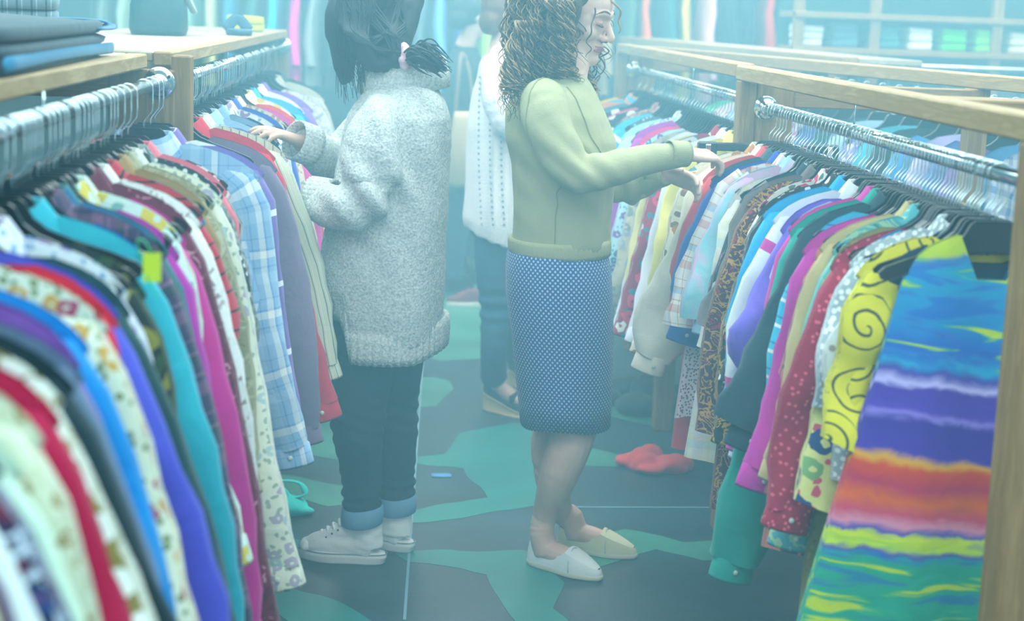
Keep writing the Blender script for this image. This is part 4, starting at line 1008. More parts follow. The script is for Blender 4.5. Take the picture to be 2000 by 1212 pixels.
def face_features(c, B, s, T, parent, lip='#b86470', brow='#6a5040', lid='#c89884'):
    lm, bmt = solid('lips_' + lip[1:], lip, 0.4), solid('brow_' + brow[1:], brow, 0.8)
    for z, h, dx in ((-0.0525, 0.0055, 0.0135), (-0.0632, 0.0065, 0.0125)):
        v, f = ellipsoid_geo(T((0.0835, 0, z)), np.array((dx, 0.0215, h)) * s, B, 20, 9); obj('lip', v, f, lm, parent)
    v, f = tube_geo([T((0.088, -0.021, -0.0585)), T((0.0975, -0.008, -0.0575)), T((0.0985, 0, -0.0585)), T((0.0975, 0.008, -0.0575)), T((0.088, 0.021, -0.0585))], np.array([0.0006, 0.0012, 0.0012, 0.0012, 0.0006]) * s, 6, resample=14)
    obj('mouth_line', v, f, solid('mouth_dark', '#6a3038', 0.6), parent)
    for sd in (1, -1):
        v, f = tube_geo([T((0.069, sd * 0.052, 0.028)), T((0.0845, sd * 0.036, 0.040)), T((0.094, sd * 0.016, 0.035))], np.array([0.0012, 0.003, 0.0026]) * s, 6, resample=12); obj('eyebrow', v, f, bmt, parent)
        v, f = ellipsoid_geo(T((0.0722, sd * 0.031, 0.0085)), np.array((0.0152, 0.0162, 0.0105)) * s, B, 16, 9); obj('eyelid', v, f, solid('eyelid_' + lid[1:], lid, 0.5), parent)
        v, f = tube_geo([T((0.0745, sd * 0.0475, 0.004)), T((0.0875, sd * 0.036, 0.0005)), T((0.0885, sd * 0.026, 0.0005)), T((0.080, sd * 0.0165, 0.003))], np.array([0.0008, 0.0016, 0.0016, 0.0008]) * s, 6, resample=14)
        obj('eyelash', v, f, solid('lash', '#1c1614', 0.6), parent)
        v, f = ellipsoid_geo(T((0.0985, sd * 0.0075, -0.0375)), np.array((0.0045, 0.003, 0.0016)) * s, B, 8, 5); obj('nostril', v, f, solid('nostril', '#6a3c38', 0.7), parent)


def hand_parts(W, d, n, size=1.0, curl=(0.5, 0.5, 0.55, 0.6), thumb_curl=0.4, mirror=1, spread=0.10):
    """W wrist, d towards the fingers, n = back of the hand; mirror = +1 when the thumb is on the left of d seen from the back"""
    d = np.asarray(d, float); d /= np.linalg.norm(d); n = np.asarray(n, float); n = n - d * (n @ d); n /= np.linalg.norm(n)
    t = np.cross(n, d) * mirror                       # towards the thumb
    W = np.asarray(W, float); k = size; pr = []
    pr.append(tube_geo([W - d * 0.03 * k, W, W + d * 0.035 * k, W + d * 0.075 * k, W + d * 0.088 * k], np.array([(0.024, 0.019), (0.027, 0.018), (0.037, 0.016), (0.04, 0.013), (0.034, 0.009)]) * k, 14, up=tuple(n), resample=10))
    for i, (off, L, r) in enumerate(((0.029, 0.074, 0.0088), (0.0098, 0.082, 0.0092), (-0.0098, 0.077, 0.0088), (-0.028, 0.06, 0.0078))):
        p = W + d * 0.07 * k + t * off * k; pts = [p]; a = 0.0; sp = spread * (1.2 - 0.8 * i)
        dd = d * math.cos(sp) + t * math.sin(sp)
        for j, q in enumerate((0.3, 0.40, 0.28, 0.22)):
            if j: a += curl[i] * (0.9, 1.1, 0.8)[j - 1] + (0.0)
            e = dd * math.cos(a) - n * math.sin(a); p = p + e * L * q * k * (1.0 if j else 0.75); pts.append(p)
        pr.append(tube_geo(pts, np.array([r * 1.05, r * 1.05, r * 1.02, r * 0.92, r * 0.62]) * k, 10, up=tuple(t), resample=12))
    p = W + d * 0.018 * k + t * 0.022 * k; e0 = d * 0.75 + t * 0.62 - n * 0.2; pts = [p]
    for j, L in enumerate((0.034, 0.032, 0.026)):
        a = thumb_curl * j; e = e0 * math.cos(a) + (d * 0.8 - n * 0.7 - t * 0.15) * math.sin(a); e /= np.linalg.norm(e)
        p = p + e * L * k; pts.append(p)
    pr.append(tube_geo(pts, np.array([0.0135, 0.0115, 0.0102, 0.0068]) * k, 10, up=tuple(n), resample=10))
    return pr


def limb(pts, rad, n=14, res=14, up=(0, 0, 1)):
    return tube_geo(pts, rad, n, up=up, resample=res)


def ribs(name, c0, c1, e1, e2, r1, r2, mat, parent, nr=44, amp=0.03, flare=1.0, thick=0.006):
    """a ribbed knitted band from c0 to c1"""
    c0, c1 = np.asarray(c0, float), np.asarray(c1, float); n = nr * 3; a = np.arange(n) * 2 * PI / n; rows = []
    for q, g in ((0, 1.0), (0.25, 1.015), (0.5, 1.02), (0.75, 1.015), (1, 1.0), (0.98, 0.93), (0.5, 0.92), (0.02, 0.93)):
        w = (1 + amp * np.cos(a * nr)) * g * (1 + (flare - 1) * q)
        rows.append(c0 + (c1 - c0) * q + np.outer(np.cos(a) * r1 * w, e1) + np.outer(np.sin(a) * r2 * w, e2))
    v, f = loft_geo(rows, cap=False); n_ = n
    f += [((7) * n_ + j, (7) * n_ + (j + 1) % n_, (j + 1) % n_, j) for j in range(n_)]
    uv = np.stack([np.tile(a * 0.15, 8), v[:, 2]], 1)
    return obj(name, v, f, mat, parent, uv)


# ---------- woman in the olive sweater
G = thing('person', 'person with curly hair in khaki green sweater and dotted blue skirt browsing clothes', 'person', (0.45, 4.66, 0))
def rel(o, root): o.parent = root; o.matrix_parent_inverse = Matrix.Translation(-Vector(root.location)); return o
def own(root): return [o for o in C.objects if o.parent is None and o.get('_own') == 1]
YG = 4.66
aG = math.radians(-10); fG = np.array([math.cos(aG), math.sin(aG), 0]); lG = np.array([-math.sin(aG), math.cos(aG), 0])
BG = basis(math.radians(-24), math.radians(15), math.radians(2)); sG = 1.07
eyeG = P(1172, 47, YG - 0.03)
hG = eyeG - BG @ (np.array([0.08, -0.031, 0.006]) * sG)
hp, TG = head_parts(hG, BG, sG)
neckG = [limb([P(1088, 172, YG), P(1112, 140, YG), hG + BG @ np.array([-0.01, 0, -0.045])], [(0.062, 0.062), (0.054, 0.054), (0.055, 0.055)], 16, 10)]
shR = P(1062, 205, YG - 0.16); elR = P(1128, 338, YG - 0.24); wrR = P(1338, 301, YG - 0.16); hdR = P(1400, 305, YG - 0.12)
shL = P(1090, 200, YG + 0.16); elL = P(1215, 362, YG + 0.2); wrL = P(1300, 338, YG + 0.08); hdL = P(1345, 345, YG + 0.03)
core = [limb([P(1095, 520, YG), P(1097, 430, YG), P(1095, 300, YG), P(1086, 210, YG), P(1088, 175, YG)], [(0.12, 0.09), (0.11, 0.085), (0.125, 0.09), (0.12, 0.06), (0.055, 0.05)], 18, 16, up=tuple(fG))]
arms = [limb([shR, elR, wrR], [0.045, 0.036, 0.025], 12, 12), limb([shL, elL, wrL], [0.045, 0.036, 0.025], 12, 12)]
dR = hdR - wrR; dL = hdL - wrL
hands = hand_parts(wrR, dR, (0.1, -0.25, 1.0), 1.0, (0.55, 0.6, 0.62, 0.66), 0.25, mirror=1) + hand_parts(wrL, dL + np.array([0, 0, -0.012]), (-0.1, 0.8, 0.6), 1.0, (0.35, 0.4, 0.45, 0.5), 0.2, mirror=-1)
heelN, toeN = PZ(1030, 1098), PZ(1150, 1128); heelF, toeF = PZ(1085, 1068), PZ(1186, 1082)
def up_(p, z): return np.array([p[0], p[1], z])
fN = (toeN - heelN) / np.linalg.norm(toeN - heelN); fF = (toeF - heelF) / np.linalg.norm(toeF - heelF)
anN = up_(heelN + fN * 0.045, 0.1); anF = up_(heelF + fF * 0.045, 0.1)
legs = [limb([P(1110, 600, YG - 0.06), P(1122, 800, YG - 0.07), P(1118, 850, YG - 0.07), P(1092, 925, YG - 0.06), P(1066, 1000, anN[1]), anN, anN + fN * 0.02 + np.array([0, 0, -0.06])], [0.07, 0.066, 0.064, 0.056, 0.038, 0.036, 0.036], 18, 26),
        limb([P(1085, 600, YG + 0.08), P(1085, 800, YG + 0.08), P(1074, 870, YG + 0.08), P(1080, 940, YG + 0.09), P(1096, 1000, anF[1]), anF, anF + fF * 0.02 + np.array([0, 0, -0.06])], [0.075, 0.058, 0.056, 0.050, 0.036, 0.035, 0.035], 18, 26),
        limb([anN + np.array([0, 0, -0.045]), up_(heelN + fN * 0.12, 0.045), up_(heelN + fN * 0.2, 0.028)], [0.032, 0.032, 0.022], 12, 8), limb([anF + np.array([0, 0, -0.045]), up_(heelF + fF * 0.12, 0.045), up_(heelF + fF * 0.2, 0.028)], [0.032, 0.032, 0.022], 12, 8)]
_start = set(o.name for o in C.objects)
union('body', hp + neckG + core + arms + hands + legs, 0.004, SKIN, None, 2)
face_features(hG, BG, sG, TG, None)

OLIVE = solid('olive_jersey', '#a6a680', 0.9, bump=0.12, bscale=220, vary=0.06)
def torso_rings(rows, Y, f, l, n=32, power=2.3):
    return loft_geo([ell_ring(P(cx, cy, Y), f, l, hw / 705.0, wl, n, power) for cx, cy, hw, wl in rows])
tor = torso_rings([(1093, 488, 93, .158), (1094, 470, 97, .165), (1097, 430, 96, .165), (1101, 380, 99, .165), (1103, 320, 104, .175), (1096, 270, 106, .185), (1086, 222, 98, .180), (1085, 186, 82, .158), (1090, 163, 64, .12), (1099, 148, 44, .08)], YG, fG, lG)
slR = limb([P(1060, 196, YG - 0.10), P(1062, 212, YG - 0.165), P(1085, 280, YG - 0.215), elR, P(1190, 330, YG - 0.23), P(1262, 312, YG - 0.19), wrR], [(.064, .066), (.066, .068), (.064, .062), (.057, .055), (.051, .048), (.045, .042), (.034, .032)], 18, 26)
slL = limb([P(1075, 210, YG + 0.13), shL, P(1150, 290, YG + 0.2), elL, P(1262, 350, YG + 0.15), wrL + dL * 0.05], [(.072, .075), (.074, .074), (.066, .066), (.056, .056), (.046, .046), (.034, .034)], 18, 24)
def wr_G(co, no):
    d = 0.005 * vnoise(co, (9, 9, 9), 2.0) + 0.003 * vnoise(co, (26, 26, 14), 4.0)
    dd = np.linalg.norm(co - elR, axis=1); ax = (co - elR) @ (np.array([0.6, 0, 0.75]))
    d += 0.0055 * np.exp(-(dd / 0.09) ** 2) * np.sin(ax * 125)
    dd = np.linalg.norm(co - elL, axis=1); d += 0.006 * np.exp(-(dd / 0.11) ** 2) * np.sin(((co - elL) @ np.array([0.9, 0, 0.3])) * 120)
    sh = P(1072, 300, YG - 0.12); dd = np.linalg.norm((co - sh) * np.array([1, 0.5, 1]), axis=1); d += 0.005 * np.exp(-(dd / 0.10) ** 2) * np.sin(((co - sh) @ np.array([0.7, 0, 0.7])) * 95)
    hw = np.clip((1.0 - co[:, 2]) / 0.12, 0, 1); d += 0.004 * hw * np.sin(co[:, 0] * 40 + co[:, 1] * 55)
    return d
union('sweater', [tor, slR, slL], 0.0065, OLIVE, None, 5, wr_G)
ribs('sweater_hem', P(1093, 462, YG), P(1093, 494, YG), fG, lG, 0.141, 0.169, OLIVE, None, 60, 0.008)
for w_, d_, r_ in ((wrR, dR, .0335), (wrL, dL, .034)):
    dn = d_ / np.linalg.norm(d_); e1 = np.cross(dn, (0, 1, 0)); e1 /= np.linalg.norm(e1); e2 = np.cross(dn, e1)
    ribs('sweater_cuff', w_ - dn * 0.055, w_ + dn * 0.006, e1, e2, r_ * 1.02, r_ * 0.98, OLIVE, None, 40, 0.01)
v, f = tube_geo([P(1092, 160, YG) + fG * 0.062 * math.cos(t) + lG * 0.082 * math.sin(t) + np.array([0, 0, -0.02 * (1 + math.cos(t)) + 0.008]) for t in np.linspace(0, 2 * PI, 25)], [0.007] * 25, 8)
obj('neckband', v, f, OLIVE, None)
def surf_line(o, pts, r, mat, name, n=40):
    q = catmull(np.array(pts), n); out = []
    for p in q:
        ok, loc, nor, _ = o.closest_point_on_mesh(Vector(p)); out.append(np.array(loc) + np.array(nor) * r * 0.2)
    v, f = tube_geo(out, [r] * n, 6); return obj(name, v, f, mat, None)
SEAMC = solid('seam_khaki', '#8c8c66', 0.9)
swG = [o for o in C.objects if o.name.startswith('sweater') and o.parent is None and o.name not in _start and 'hem' not in o.name and 'cuff' not in o.name][0]
surf_line(swG, [P(1062, 150, YG - .14), P(1034, 190, YG - .2), P(1026, 240, YG - .22), P(1040, 285, YG - .22)], 0.0022, SEAMC, 'raglan_seam')
surf_line(swG, [P(1110, 160, YG - .13), P(1140, 205, YG - .17), P(1152, 260, YG - .16), P(1160, 300, YG - .13)], 0.0022, SEAMC, 'raglan_seam')
surf_line(swG, [P(1086, 350, YG - .2), P(1084, 400, YG - .2), P(1080, 480, YG - .2)], 0.0018, SEAMC, 'side_seam')
SKIRT = cloth(('dots', '#1f3f86', '#a8c0e0', 92, 0.0, 0.3))
rows = []; uvs = []; nS = 64
for cx, cy, hw, wl in ((1090, 478, 92, .15), (1090, 490, 99, .17), (1091, 520, 104, .182), (1092, 570, 106, .188), (1098, 650, 101, .182), (1101, 720, 97, .175), (1104, 780, 93, .17), (1105, 822, 90, .166), (1105, 820, 86, .158)):
    c = P(cx, cy, YG); a = np.arange(nS) * 2 * PI / nS; k_ = np.clip((cy - 480) / 340, 0, 1)
    wv = 1 + 0.012 * np.sin(a * 5 + 1.0 + 2 * k_) * k_ + 0.008 * np.sin(a * 9 + cy * 0.02)
    rg = c + np.outer(np.cos(a) * hw / 705 * wv, fG) + np.outer(np.sin(a) * wl * wv, lG); rg[:, 2] += 0.006 * np.sin(3 * a) * k_
    rows.append(rg); uvs.append(np.stack([a * 0.16, np.full(nS, c[2])], 1))
v, f = loft_geo(rows, cap=False); obj('skirt', v, f, SKIRT, None, np.vstack(uvs))

# hair: a soft mass with several hundred ringlets over it
HAIR_B = solid('hair_brown', '#4c3a2c', 0.55); HAIR_L = solid('hair_light_brown', '#a3835c', 0.5); HAIR_D = solid('hair_dark', '#1d2427', 0.6)
def TGl(p): return hG + BG @ (np.array(p) * sG)
mass = [ellipsoid_geo(TGl((-0.035, 0, 0.06)), (0.112, 0.102, 0.098), BG), ellipsoid_geo(TGl((-0.06, 0, -0.03)), (0.09, 0.105, 0.11), BG), ellipsoid_geo(TGl((-0.075, -0.01, -0.10)), (0.075, 0.095, 0.075), BG),
        ellipsoid_geo(TGl((-0.015, -0.080, 0.01)), (0.055, 0.026, 0.09), BG), ellipsoid_geo(TGl((-0.01, 0.082, 0.0)), (0.055, 0.026, 0.1), BG), ellipsoid_geo(TGl((0.035, 0, 0.115)), (0.06, 0.07, 0.032), BG)]
union('hair', mass, 0.006, HAIR_B, None, 3, lambda co, no: 0.012 * vnoise(co, (40, 40, 16), 5))
def ringlets(n, seed, rad, mat, name, box_=None):
    g = np.random.default_rng(seed); out = []
    for i in range(n):
        ph = g.uniform(0, 2 * PI); el = g.uniform(-0.5, 1.3)
        loc = np.array([-0.035 + 0.115 * math.cos(ph) * math.cos(el), 0.105 * math.sin(ph) * math.cos(el), 0.045 + 0.10 * math.sin(el)])
        if loc[1] < 0.03 and loc[0] > -0.02 and loc[2] < 0.13: loc[0] = -0.03 - g.uniform(0, 0.09); loc[1] = -0.02 - g.uniform(0.05, 0.08)
        elif loc[0] > 0.03 and loc[2] < 0.105: loc[0] = 0.0 - g.uniform(0, 0.06); loc[1] = math.copysign(0.09, loc[1])
        L = g.uniform(0.14, 0.34) * (1.0 if loc[0] < 0.0 else 0.85)
        st = TGl(loc); outw = BG @ np.array([min(loc[0], 0.0) * 3 - 0.1 if loc[0] < 0.02 else -0.05, loc[1] * 6, 0]); outw /= np.linalg.norm(outw) + 1e-6
        sp = g.uniform(0.02, 0.09); m = 42; q = np.linspace(0, 1, m); turns = g.uniform(2.5, 6) * L / 0.25; hr = g.uniform(0.006, 0.015) * (0.4 + q)
        base = st + np.outer(sp * np.sqrt(q) * np.clip(1.4 - q, 0.3, 1.4), outw) + np.outer(-L * q ** 1.15, (0, 0, 1.0)) + np.outer(q * q * g.uniform(-0.03, 0.03), BG[:, 0])
        a0 = g.uniform(0, 6.28); ang = a0 + turns * 2 * PI * q
        pts = base + np.outer(np.cos(ang) * hr, (1, 0, 0)) + np.outer(np.sin(ang) * hr, (0, 1, 0)) + np.outer(np.sin(ang * 0.5) * hr * 0.5, (0, 0, 1))
        r = g.uniform(*rad) * np.interp(q, [0, 0.1, 0.8, 1], [0.6, 1, 1, 0.35])
        out.append(tube_geo(pts, r, 5))
    v, f = join_geo(out); return tag(obj(name, v, f, mat, None), kind='stuff')
ringlets(330, 11, (0.0016, 0.0032), HAIR_B, 'hair_ringlets'); ringlets(240, 12, (0.001, 0.0021), HAIR_L, 'light_ringlets')
def lock(pts, r, mat, turns=3, hr=0.006, name='hair_lock'):
    p = catmull(np.array(pts), 48); q = np.linspace(0, 1, 48); a = turns * rng.uniform(0.7, 1.4) * 2 * PI * q + rng.uniform(0, 6.28); hr = hr * rng.uniform(0.6, 1.3)
    p = p + np.outer(np.cos(a) * hr, (1, 0, 0)) + np.outer(np.sin(a) * hr, (0, 1, 0))
    v, f = tube_geo(p, r * np.interp(q, [0, 0.7, 1], [1, 0.9, 0.3]), 6); return obj(name, v, f, mat, None)
lock([P(1160, 15, YG - .1), P(1158, 50, YG - .115), P(1148, 75, YG - .11), P(1152, 95, YG - .1), P(1146, 112, YG - .09)], 0.0022, HAIR_B, 2.5, 0.004)
lock([P(1192, -5, YG - .02), P(1208, 20, YG), P(1212, 45, YG + .02), P(1206, 65, YG + .02)], 0.0032, HAIR_L, 1.5, 0.005)
for i in range(26):
    gx = rng.uniform(-1, 1)
    lock([P(1135 + 10 * gx, 95, YG + .06), P(1140 + 14 * gx, 135, YG + .05), P(1150 + 22 * gx, 165, YG + .02), P(1155 + 26 * gx, 195 + 20 * rng.uniform(-1, 1), YG)], 0.0018, HAIR_B if i % 3 else HAIR_L, 3 + 2 * rng.random(), 0.006)
for i in range(44):
    gx = rng.uniform(-1, 1)
    lock([P(1095 + 26 * gx, 0, YG - .125), P(1100 + 24 * gx, 60, YG - .13), P(1102 + 22 * gx, 110, YG - .12), P(1100 + 28 * gx, 140, YG - .1), P(1112 + 30 * gx, 155 + 12 * rng.uniform(-1, 1), YG - .08)], 0.0017, HAIR_B if i % 3 else HAIR_L, 5.5, 0.0095)
for i in range(70):
    gx = rng.uniform(-1, 1)
    lock([P(1035 + 20 * gx, 40, YG - .08), P(1012 + 24 * gx, 105, YG - .1), P(1004 + 24 * gx, 160, YG - .13), P(1004 + 24 * gx, 200 + 40 * rng.uniform(-1, 1), YG - .15)], 0.0019, HAIR_B if i % 3 else HAIR_L, 4.0, 0.009)

CANVAS = solid('white_canvas', '#e4ecee', 0.85, bump=0.15, bscale=260, vary=0.05); SOLE = solid('cream_sole', '#d8d8c0', 0.6)
def foot_outline(L, w, n=36):
    a = np.arange(n) * 2 * PI / n; x = L / 2 + L / 2 * np.cos(a); s = np.sin(a)
    wid = w * (0.82 + 0.20 * np.exp(-((x / L - 0.68) / 0.22) ** 2) - 0.10 * np.exp(-((x / L - 0.35) / 0.18) ** 2))
    return np.stack([x, np.sign(s) * np.abs(s) ** 0.75 * wid, np.zeros(n)], 1)
def place(geo, heel, d):
    v, f = geo; l = np.array([-d[1], d[0], 0]); v = np.asarray(v)
    return np.array([heel[0], heel[1], 0]) + np.outer(v[:, 0], d) + np.outer(v[:, 1], l) + np.outer(v[:, 2], (0, 0, 1)), f
def slip_on(heel, d, mat, L=0.252):
    d = np.asarray(d) / np.linalg.norm(d); o2 = foot_outline(L, 0.043); rows = []
    for z, g in ((0.001, 0.97), (0.004, 1.0), (0.014, 1.0), (0.016, 0.98)):
        r = o2.copy(); r[:, 1] *= g; r[:, 0] = L / 2 + (r[:, 0] - L / 2) * g; r[:, 2] = z; rows.append(r)
    sv, sf = place(loft_geo(rows), heel, d)
    rows = []; nz = 9
    for k in range(nz):
        q = k / (nz - 1); r = o2.copy(); x = r[:, 0] / L
        hgt = np.interp(x, [0, 0.12, 0.3, 0.48, 0.56, 0.72, 0.9, 1.0], [0.074, 0.060, 0.047, 0.050, 0.072, 0.058, 0.042, 0.032])
        inn = 1 - 0.16 * q ** 2
        r[:, 2] = 0.014 + (hgt - 0.014) * q; r[:, 1] *= inn; r[:, 0] = L * 0.5 + (r[:, 0] - L * 0.5) * (0.985 - 0.06 * q ** 2); rows.append(r)
    uv_, uf = loft_geo(rows, cap=False)
    # vamp closing the toe half over the foot
    top = rows[-1]; n = len(top); tv = []; tf = []
    idx = [i for i in range(n) if top[i, 0] / L > 0.55]
    order = sorted([i for i in idx if top[i, 1] >= 0], key=lambda i: top[i, 0]); other = sorted([i for i in idx if top[i, 1] < 0], key=lambda i: top[i, 0])
    m = min(len(order), len(other)); pts = []
    for k in range(m):
        a_, b_ = top[order[k]], top[other[k]]
        for q in np.linspace(0, 1, 9):
            p = a_ * (1 - q) + b_ * q; p = p.copy(); p[2] += 0.010 * math.sin(PI * q) * (1.0 - 0.75 * k / m); pts.append(p)
    for k in range(m - 1):
        for j in range(8): tf.append((k * 9 + j, k * 9 + j + 1, (k + 1) * 9 + j + 1, (k + 1) * 9 + j))
    V, Fc = join_geo([(uv_, uf), (np.array(pts), tf)])
    V, Fc = place((V, Fc), heel, d)
    so = obj('shoe', V, Fc, mat, None); bm = bmesh.new(); bm.from_mesh(so.data); bmesh.ops.recalc_face_normals(bm, faces=bm.faces); bm.to_mesh(so.data); bm.free()
    obj('sole', sv, sf, SOLE, so)
    sv2, sf2 = tube_geo([(L * 0.66, -0.047, 0.018), (L * 0.64, -0.036, 0.052), (L * 0.62, 0, 0.079), (L * 0.64, 0.036, 0.052), (L * 0.66, 0.047, 0.018)], [0.0014] * 5, 6, up=(1, 0, 0), resample=22)
    sv2, sf2 = place((sv2, sf2), heel, d); obj('seam', sv2, sf2, solid('seam_thread', '#b8c4c8', 0.8), so)
    return so
slip_on(heelN, fN, CANVAS); slip_on(heelF, fF, solid('cream_canvas', '#d8d8b4', 0.85, bump=0.15, bscale=260))


def adopt(root, before):
    for o in list(C.objects):
        if o.name not in before and o.parent is None and o is not root:
            me = o.data; me.transform(Matrix.Translation(-Vector(root.location))); 
            for ch in o.children: ch.data.transform(Matrix.Translation(-Vector(root.location)))
            o.parent = root
adopt(G, _start)

# ---------- woman in the long grey sweater
_start = set(o.name for o in C.objects)
YL = 4.68
Lp = thing('person', 'person with dark ponytail in long pale grey sweater and cuffed jeans', 'person', (0.0, YL, 0)); _start.add(Lp.name)
aL = math.radians(158); fL = np.array([math.cos(aL), math.sin(aL), 0]); lL = np.array([-math.sin(aL), math.cos(aL), 0])
BL = basis(math.radians(165), math.radians(34), math.radians(-4)); sL = 1.06
hL = P(725, 30, YL + 0.02)
hp, TL = head_parts(hL, BL, sL)
shN = P(735, 215, YL - 0.17); elN = P(725, 405, YL - 0.2); wrN = P(618, 388, YL - 0.12)
shF = P(735, 215, YL + 0.16); elF = P(668, 330, YL + 0.16); wrF = P(585, 276, YL + 0.02); hdF = P(520, 252, YL - 0.05)
dF = hdF - wrF; dN = (wrN - elN) / np.linalg.norm(wrN - elN)
kN, kF = P(697, 820, YL - 0.06), P(770, 820, YL + 0.08)
toeLN, heelLN = PZ(592, 1086), PZ(752, 1100); fLN = (toeLN - heelLN) / np.linalg.norm(toeLN - heelLN)
heelLF = PZ(806, 1078); fLF = np.array([-0.86, 0.5, 0]); fLF /= np.linalg.norm(fLF)
aN_, aF_ = up_(heelLN + fLN * 0.055, 0.11), up_(heelLF + fLF * 0.055, 0.11)
body = hp + [limb([P(785, 175, YL), P(768, 130, YL), hL + BL @ np.array([-0.02, 0, -0.05])], [0.06, 0.056, 0.056], 14, 10),
    limb([P(760, 640, YL), P(765, 480, YL), P(770, 300, YL), P(775, 215, YL), P(785, 175, YL)], [(0.14, 0.11), (0.12, 0.1), (0.13, 0.1), (0.12, 0.08), (0.06, 0.05)], 16, 16, up=tuple(fL)),
    limb([shN + np.array([0.03, 0.03, -0.05]), elN, wrN], [0.036, 0.03, 0.025], 12, 12), limb([shF + np.array([0.03, -0.03, -0.05]), elF, wrF], [0.036, 0.03, 0.025], 12, 12),
    limb([P(720, 640, YL - 0.06), kN, aN_ + np.array([0, 0, 0.05]), aN_ + np.array([0, 0, -0.05])], [0.06, 0.042, 0.03, 0.03], 14, 16), limb([P(770, 640, YL + 0.08), kF, aF_ + np.array([0, 0, 0.05]), aF_ + np.array([0, 0, -0.05])], [0.06, 0.042, 0.03, 0.03], 14, 16)]
body += hand_parts(wrF, dF, (-0.25, -0.45, 1.0), 0.98, (0.28, 0.3, 0.36, 0.42), 0.25, mirror=-1) + hand_parts(wrN - dN * 0.03, np.array([-0.35, 0.93, -0.12]), (-0.9, -0.3, 0.3), 0.95, (0.7, 0.75, 0.8, 0.8), 0.4, mirror=1)
union('body', body, 0.0045, SKIN2, None, 2)
face_features(hL, BL, sL, TL, None, lip='#a86068', brow='#2c2420', lid='#b08468')
def knit_material():
    k = NT('grey_knit'); tc = k.new('ShaderNodeTexCoord'); n = k.noise(tc.outputs['Object'], 150, 2); n2 = k.noise(tc.outputs['Object'], 6, 3)
    c = k.ramp(n.outputs[0], [(0.25, '#9aa3a2'), (0.5, '#c2c8c6'), (0.75, '#dde2e0')]); k.link(c, k.p.inputs['Base Color'])
    k.p.inputs['Roughness'].default_value = 0.95; k.bump(n.outputs[0], 0.6, 0.006); return k.m
KNIT = knit_material()
rows = [(749, 655, 122, .19), (748, 600, 126, .2), (750, 540, 125, .205), (754, 470, 120, .205), (762, 400, 115, .205), (768, 330, 110, .205), (775, 270, 105, .205), (780, 225, 98, .195), (783, 195, 86, .165), (787, 170, 68, .12), (788, 156, 56, .085)]
rg = [ell_ring(P(cx, cy, YL), np.array([1, 0, 0]), np.array([0, 1, 0]), hw / 705, wl, 36, 2.3) for cx, cy, hw, wl in rows]
for i, k_ in ((0, 1.0), (1, 0.6)):                       # the hem rises towards her back
    rg[i][:, 2] += k_ * (0.035 * np.clip((rg[i][:, 0] - 0.05) / 0.1, 0, 1) + 0.09 * 1.25 * np.clip((-0.125 - rg[i][:, 0]) / 0.025, 0, 1))
tor = loft_geo(rg)
slN = limb([P(765, 235, YL - 0.09), P(745, 245, YL - 0.16), P(720, 310, YL - 0.205), P(716, 372, YL - 0.22), P(690, 405, YL - 0.22), P(650, 402, YL - 0.18), P(622, 392, YL - 0.13)], [(.065, .07), (.072, .078), (.080, .076), (.078, .074), (.066, .066), (.058, .060), (.05, .054)], 18, 26)
slF = limb([P(750, 235, YL + 0.09), P(735, 240, YL + 0.15), P(690, 290, YL + 0.18), P(652, 320, YL + 0.16), P(615, 295, YL + 0.08), P(590, 280, YL + 0.03)], [(.065, .07), (.07, .075), (.074, .075), (.066, .066), (.054, .056), (.048, .05)], 18, 24)
def wr_L(co, no):
    d = 0.006 * vnoise(co, (8, 8, 5), 7.0) + 0.0022 * vnoise(co, (70, 70, 70), 1.0)
    e = P(712, 385, YL - 0.23); dd = np.linalg.norm(co - e, axis=1); d += 0.012 * np.exp(-(dd / 0.12) ** 2) * np.sin(((co - e) @ np.array([0.75, 0, 0.65])) * 75)
    e = P(760, 330, YL - 0.16); dd = np.linalg.norm((co - e) * np.array([1, .6, .6]), axis=1); d += 0.010 * np.exp(-(dd / 0.12) ** 2) * np.sin(((co - e) @ np.array([0.9, 0, 0.35])) * 70)
    hw = np.clip((1.0 - co[:, 2]) / 0.3, 0, 1); d += 0.008 * hw * np.sin(co[:, 0] * 26 + 1.0)
    return d
union('sweater', [tor, slN, slF], 0.007, KNIT, None, 5, wr_L)
e1, e2 = np.array([1, 0, 0.]), np.array([0, 1, 0.])
hb = ribs('ribbed_hem', P(750, 628, YL), P(750, 688, YL), e1, e2, 0.178, 0.197, KNIT, None, 52, 0.022)
for q in hb.data.vertices:
    q.co.z += 0.035 * min(max((q.co.x - 0.05) / 0.1, 0), 1) + 0.1125 * min(max((-0.125 - q.co.x) / 0.025, 0), 1)
def cuff_band(name, w, d, r, mat, length, nr=26):
    d = d / np.linalg.norm(d); a1 = np.cross(d, (0, 1, 0)); a1 /= np.linalg.norm(a1); a2 = np.cross(d, a1)
    return ribs(name, w - d * length, w, a1, a2, r, r * 0.95, mat, None, nr, 0.03)
cuff_band('ribbed_cuff', wrF + dF * 0.02, dF, 0.055, KNIT, 0.07); cuff_band('ribbed_cuff', wrN + dN * 0.02, dN, 0.058, KNIT, 0.075)
